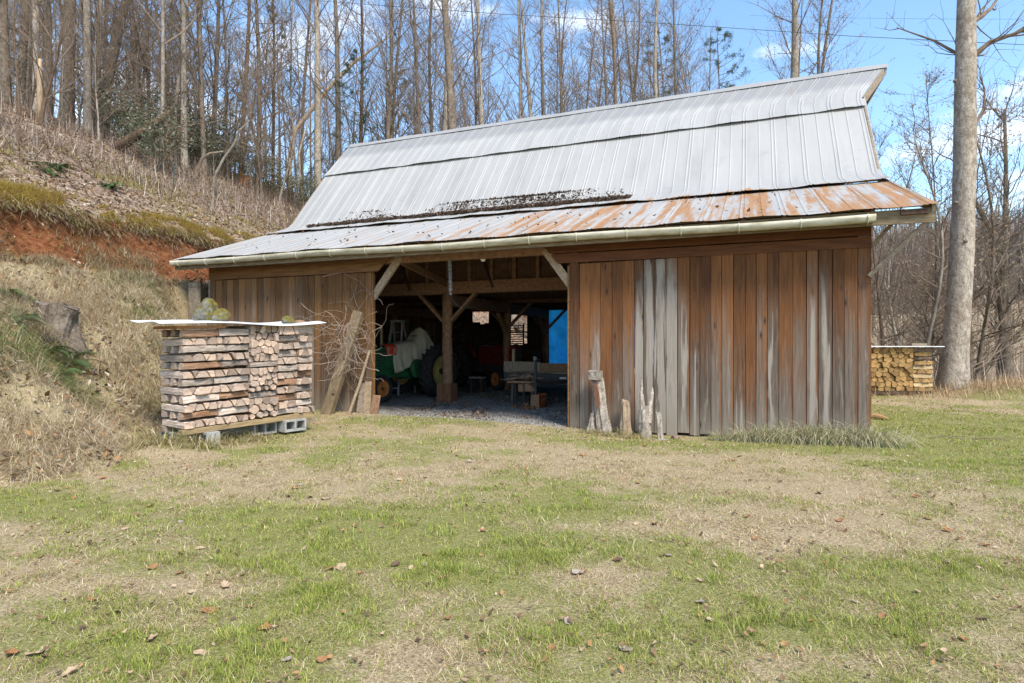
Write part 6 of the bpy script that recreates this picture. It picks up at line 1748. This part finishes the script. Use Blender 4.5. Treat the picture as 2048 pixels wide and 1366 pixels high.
n = 11000; X, Y = wedge(n, 2.4, 15); z, mk = hill_parts(X, Y); k = (mk['bank'] < .3) & (mk['litter'] < .2) & (rng.random(n) < .12 + sst(fbm(X * 1.6, Y * 1.6, 201, 3), .48, .66)); X, Y, z = X[k], Y[k], z[k]; n = len(X)
tag(litter('lawn_crumbs', X, Y, z + .010, .036, LEAFPAL[rng.choice([0, 1, 2, 3, 5], n)] * rng.uniform(.8, 1.2, (n, 1)), .35), kind='stuff')
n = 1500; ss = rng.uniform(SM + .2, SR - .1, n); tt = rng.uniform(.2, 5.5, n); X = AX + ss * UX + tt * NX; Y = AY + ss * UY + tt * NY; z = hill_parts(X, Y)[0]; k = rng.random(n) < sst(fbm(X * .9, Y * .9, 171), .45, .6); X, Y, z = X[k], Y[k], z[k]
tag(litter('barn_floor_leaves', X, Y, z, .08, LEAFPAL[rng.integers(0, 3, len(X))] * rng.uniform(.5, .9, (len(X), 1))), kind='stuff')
# gravel stones in the doorway
n = 9000; ss = rng.uniform(SM - .2, SR + .2, n); tt = -1.0 + 6.5 * rng.random(n); X = AX + ss * UX + tt * NX; Y = AY + ss * UY + tt * NY; z = hill_parts(X, Y)[0]; k = (tt > -.1) | (rng.random(n) < .35); X, Y, z = X[k], Y[k], z[k]; n = len(X)
gcol = np.array([[.25, .24, .225], [.15, .145, .135], [.36, .35, .33], [.21, .185, .16]])
o = litter('gravel', X, Y, z, .028, gcol[rng.integers(0, 4, n)], .5); o.data.materials[0] = M_stone; tag(o, kind='stuff')
# dead leaves caught on the roof where the pitch changes
n = 15000; s = rng.uniform(-13.3, -4.2, n); q = (s + 13.3) / 9.1; wdt = .12 + .40 * np.exp(-((s + 7.2) / 2.3) ** 2) + .18 * np.exp(-((s + 11.5) / .9) ** 2) - .12 * np.exp(-((s + 10.1) / .35) ** 2)
k = rng.random(n) < wdt / .5; s, wdt = s[k], wdt[k]; n = len(s); t = 2.62 + np.abs(rng.normal(0, 1, n)) * wdt * .9 + .25; t = np.minimum(t, 3.5)
zz = np.where(t < 3.3, 4.475 + (t - 2.28) * .345, 4.86 + (t - 3.3) * 1.15) + .02 + rng.uniform(0, .05, n)
X = AX + s * UX + t * NX; Y = AY + s * UY + t * NY
tag(litter('roof_leaves', X, Y, zz, .065, np.array([[.17, .115, .085], [.12, .085, .065], [.25, .18, .135], [.09, .065, .05]])[rng.integers(0, 4, n)]), kind='stuff')
n = 130; s = rng.uniform(-13, -.5, n); t = rng.uniform(-.4, 2.3, n); X = AX + s * UX + t * NX; Y = AY + s * UY + t * NY
tag(litter('roof_crumbs', X, Y, 3.46 + (t + .5) * .3635 + .02, .07, LEAFPAL[rng.integers(0, 2, n)] * .7), kind='stuff')

# grey brushy undergrowth
def sticks(n, sel, lo, hi, r, pal, lean=.7):
    X, Y, z = sel(n); n = len(X); L = rng.uniform(lo, hi, n)
    return np.stack([X, Y, z - .03], 1), L, rng.uniform(r * .6, r * 1.4, n), rng.uniform(0, 6.28, n), np.abs(rng.normal(.25, lean, n)) + (.65 if hi < 1.2 else 0), rng.normal(.35, .9, n), pal[rng.integers(0, len(pal), n)] * rng.uniform(.6, 1.3, (n, 1))
BR = np.array([[.30, .245, .20], [.40, .33, .275], [.20, .15, .115], [.48, .41, .345], [.27, .175, .12]])
def slope_sel(n):
    m_ = rng.uniform(16.0, 31, n); b = rng.uniform(2, 46, n); X = -m_ * UX + b * NX; Y = -m_ * UY + b * NY; z = hill_parts(X, Y)[0]
    k = rng.random(n) < sst(m_, 16.5, 20) * (.3 + 1.2 * sst(fbm(X * .35, Y * .35, 151), .38, .6)); return X[k], Y[k], z[k]
tag(blades('slope_brush', *sticks(60000, slope_sel, .25, 1.15, .014, BR, .9), M_stick), kind='stuff')
def slope_grass_sel(n):
    m_ = 14.9 + 9 * rng.random(n) ** 1.3; b = rng.uniform(1, 40, n); X = -m_ * UX + b * NX; Y = -m_ * UY + b * NY; z = hill_parts(X, Y)[0]
    k = rng.random(n) < sst(fbm(X * .8, Y * .8, 181, 3), .38, .60); return X[k], Y[k], z[k]
tag(blades('slope_grass', *sticks(60000, slope_grass_sel, .08, .30, .011, np.array([[.56, .46, .30], [.44, .33, .20], [.36, .35, .12], [.62, .54, .40], [.50, .40, .10], [.40, .37, .10]]), .9), M_grass), kind='stuff')
def creek_sel(n):
    d = 17.5 + 42 * rng.random(n) ** 1.4; px = rng.uniform(1690, 2120, n); X = (px - 1024) / F * d; z = hill_parts(X, d)[0]
    k = rng.random(n) < .25 + 1.0 * sst(fbm(X * .4, d * .4, 161), .35, .6); return X[k], d[k], z[k]
tag(blades('creek_brush', *sticks(17000, creek_sel, .5, 2.3, .018, BR), M_stick), kind='stuff')
def mound_sel(n):
    X = rng.normal(14.4, 1.9, n); Y = rng.normal(16.0, .75, n); z = hill_parts(X, Y)[0]; return X, Y, z
tag(blades('mound_grass', *sticks(9000, mound_sel, .15, .5, .012, np.array([[.52, .37, .22], [.42, .28, .16], [.60, .46, .30]]), .9), M_grass), kind='stuff')
# the wood on the far hill reads as one mass
def far_sel(n):
    d = rng.uniform(95, 210, n); px = rng.uniform(1500, 2200, n); X = (px - 1024) / F * d; return X, d, hill_parts(X, d)[0]
tag(blades('far_wood', *sticks(15000, far_sel, 5, 11, .30, np.array([[.26, .215, .19], [.33, .28, .25], [.20, .16, .14]]), .08), M_stick), kind='stuff')
# brush heap at the creek edge
rr = random.Random(19); m = MB(); hp = on_ground(2020, 17.6)
for k in range(260):
    p = Vector((rr.gauss(0, 1.0), rr.gauss(0, .5), abs(rr.gauss(0, .28)))); d = Vector((rr.gauss(0, 1), rr.gauss(0, .6), rr.gauss(0, .25))).normalized(); l = rr.uniform(.5, 1.8)
    m.cur = (*[x * rr.uniform(.5, 1.1) for x in (.20, .14, .10)], 1); m.tube([p - d * l / 2, p + Vector((0, 0, rr.gauss(0, .06))), p + d * l / 2], [.018, .014, .006], 4, False)
o = m.build('brush_heap', M_stick); o.location = hp; tag(o, kind='stuff')

# separate clumps of long grass at the foot of the right wall
def clump_mesh(seed, n, L, spread, cols):
    rg = np.random.default_rng(seed); P = np.stack([rg.normal(0, spread, n), rg.normal(0, spread * .6, n), np.zeros(n) - .02], 1); ang = np.arctan2(P[:, 1] - .04, P[:, 0]) + rg.normal(0, .7, n)
    ang = np.where(rg.random(n) < .55, rg.normal(-1.5, .75, n), ang)
    o = blades('tmp', P, L * rg.uniform(.5, 1.2, n), rg.uniform(.005, .009, n), ang, rg.uniform(.05, .8, n), rg.uniform(.8, 1.9, n), cols[rg.integers(0, len(cols), n)] * rg.uniform(.7, 1.25, (n, 1)), M_grass)
    me = o.data; bpy.data.objects.remove(o); return me
CG = np.array([[.42, .40, .20], [.72, .63, .43], [.58, .50, .32], [.27, .31, .17], [.36, .38, .22], [.50, .48, .31], [.64, .58, .42], [.20, .24, .12]]); CT = np.array([[.50, .42, .24], [.42, .36, .16], [.34, .33, .12], [.58, .50, .33]])
CL = [clump_mesh(1, 620, .56, .17, CG), clump_mesh(2, 520, .50, .16, CG), clump_mesh(3, 240, .26, .10, CT)]
for i, (s, t, k, sc_, lab) in enumerate([(-.02, -.34, 0, 1.05, 'drooping grey-green grass clump at the very corner of the right wall'), (-.32, -.30, 1, 1.0, 'grass clump next in from the corner one under the right wall'), (-.66, -.33, 0, 1.0, 'full grass clump under the widely bleached boards near the corner'), (-1.0, -.30, 1, .95, 'grass clump with straw blades, third before the corner pair'), (-1.34, -.34, 0, .85, 'grass clump in the middle of the right wall tufts'), (-1.70, -.32, 1, .75, 'smaller grass clump ending the row of tufts towards the gap'), (-2.1, -.36, 1, .5, 'lone small tuft past the row of grass clumps under the wall'),
        (-4.05, -.46, 2, 1.0, 'yellowish tuft at the foot of the tall sawn-topped log'), (-3.55, -.46, 2, 1.1, 'yellowish tuft draped before the forked and barkless logs'), (-4.35, -.42, 2, .6, 'small dry tuft by the ragged chunk nearest the open bay')]):
    o = bpy.data.objects.new('grass_clump', CL[k]); COL.objects.link(o); o.location = Wg(s, t); o.scale = (sc_,) * 3; o.rotation_euler = (0, 0, TH + .2 * math.sin(i * 3)); tag(o, lab, 'grass clump')
for i, (p, y, lab) in enumerate([(1.05, -.05, 'dry grass clump drooping out from under the near woodpile'), (.62, .02, 'thin grass tuft between the blocks under the near woodpile'), (.05, -.22, 'low dry tuft before the outer front block of the near woodpile'), (-.28, .10, 'low dry tuft at the outer end of the near woodpile')]):
    o = bpy.data.objects.new('grass_clump', CL[2]); COL.objects.link(o); q = pile.P(p, y, 0); q.z = H(q.x, q.y); o.location = q; o.scale = (1.2 + .15 * i,) * 3; tag(o, lab, 'grass clump')

# single fallen leaves that show on the lawn
def leaf_mesh(seed):
    rr = random.Random(seed); m = MB(); n = 14; K = 3; vs = [(0, 0, .012)]
    a, bq = rr.uniform(.1, .9), rr.uniform(-.3, .7)
    for k in range(1, K + 1):
        for i in range(n):
            t = 2 * math.pi * i / n; lobe = 1 + ([.10, -.12, .02, -.06][(i * 5 + seed) % 4]) * (k / K) * (.5 if seed % 2 else 1.3); x = math.cos(t) * .5 * k / K * lobe; y = math.sin(t) * .33 * k / K * lobe
            vs.append((x, y, .012 + a * y * y * 1.9 + bq * x * x * .9 + .04 * math.sin(4 * t + seed) * k / K))
    fs = [(0, 1 + i, 1 + (i + 1) % n) for i in range(n)] + [(1 + (k - 1) * n + i, 1 + k * n + i, 1 + k * n + (i + 1) % n, 1 + (k - 1) * n + (i + 1) % n) for k in range(1, K) for i in range(n)]
    m.add(vs, fs); return m
LM = {}
for nm, c in (('brown', (.34, .175, .085)), ('orange', (.36, .175, .08)), ('pale', (.46, .34, .22)), ('grey', (.36, .30, .245)), ('dark', (.16, .10, .07))):
    mt = simple(nm + '_leaf', c, tuple(x * .6 for x in c), 18, .85, .1, .3); LM[nm] = [leaf_mesh(k).mesh('fallen_leaf', mt) for k in range(4)]
KNOWN = [(360, 1150, 'orange', .13), (305, 1140, 'brown', .13), (450, 1178, 'pale', .13), (418, 1230, 'brown', .12), (530, 1264, 'brown', .15), (185, 1207, 'brown', .17), (305, 1285, 'pale', .12), (400, 1315, 'pale', .14), (22, 1315, 'orange', .13), (70, 1318, 'pale', .16), (140, 1350, 'pale', .22), (682, 1138, 'pale', .13), (822, 1140, 'pale', .12), (575, 1322, 'grey', .13), (310, 1065, 'grey', .10), (400, 1100, 'pale', .11), (1155, 1152, 'grey', .13), (1335, 1114, 'grey', .10), (1400, 1165, 'pale', .10), (1710, 1210, 'grey', .10), (1765, 1237, 'brown', .12), (1680, 1045, 'orange', .14), (1895, 1065, 'orange', .13), (1855, 1040, 'brown', .10), (1420, 1247, 'pale', .10), (1250, 1305, 'grey', .13), (1135, 1250, 'grey', .09), (600, 972, 'grey', .13), (590, 980, 'orange', .13), (650, 1000, 'pale', .12), (490, 955, 'orange', .12), (115, 985, 'orange', .17), (205, 958, 'orange', .17), (520, 925, 'brown', .13), (720, 1150, 'brown', .1), (660, 1142, 'brown', .12), (1310, 1050, 'brown', .13), (1165, 912, 'orange', .15), (1275, 968, 'brown', .1), (1560, 965, 'dark', .1), (1480, 915, 'orange', .13), (1465, 922, 'brown', .13), (750, 890, 'brown', .15), (690, 870, 'dark', .12), (850, 958, 'orange', .1), (970, 1005, 'grey', .08), (1510, 1080, 'brown', .1), (1650, 1132, 'brown', .1), (940, 925, 'grey', .12), (800, 905, 'pale', .12), (1060, 905, 'brown', .12), (1000, 950, 'dark', .1), (300, 1015, 'brown', .12), (250, 1060, 'pale', .1)]
rr = random.Random(23); spots = list(KNOWN)
while len(spots) < 125:
    py = 880 + 460 * rr.random() ** 1.6; spots.append((rr.uniform(20, 2030), py, rr.choice(['brown', 'orange', 'brown', 'grey', 'dark', 'brown', 'pale', 'brown']), rr.uniform(.07, .12)))
for i, (px, py, nm, sz) in enumerate(spots):
    P = hit(px, py); ab_ = ab(P.x, P.y)
    if ab_[1] > 10.2 and -12 < ab_[0] < 1.8: continue
    o = bpy.data.objects.new('fallen_leaf', LM[nm][i % 4]); COL.objects.link(o); P.z += .008; o.location = P; s_ = min(sz, .14) * (.42 + .32 * rr.random()); o.scale = (s_, s_, s_); o.rotation_euler = (rr.uniform(-.3, .3), rr.uniform(-.3, .3), rr.uniform(0, 6.28))
    tag(o, f'{ {"brown": "curled brown", "orange": "rusty orange", "pale": "pale tan curled", "grey": "bleached grey", "dark": "dark shrivelled"}[nm] } dead leaf lying on the patchy lawn', 'fallen leaf', f'{nm} leaves scattered over the lawn')
# twigs on the lawn at the right
for (px, py, L, lab) in ((1985, 882, .9, 'longest bare twig lying on the green lawn at the right'), (1900, 878, .5, 'short bent twig lying on the green lawn')):
    P = hit(px, py); m = MB(); m.tube([(-L / 2, .05, .02), (-L * .1, -.02, .04), (L * .2, .03, .03), (L / 2, -.05, .05)], [.009, .009, .007, .004], 5); m.tube([(L * .1, 0, .03), (L * .25, .12, .06)], [.006, .003], 4); o = m.build('twig', M_twig); o.location = P; tag(o, lab, 'twig')
P = hit(1920, 772); m = MB(); m.tube([(-1.2, .1, .10), (-.3, 0, .22), (.5, .1, .3)], [.05, .06, .03], 7); o = m.build('fallen_branch', M_bark_pale); o.location = on_ground(1975, 17.3); tag(o, 'bare branch lying by the brush heap beyond the big trunk', 'branch')
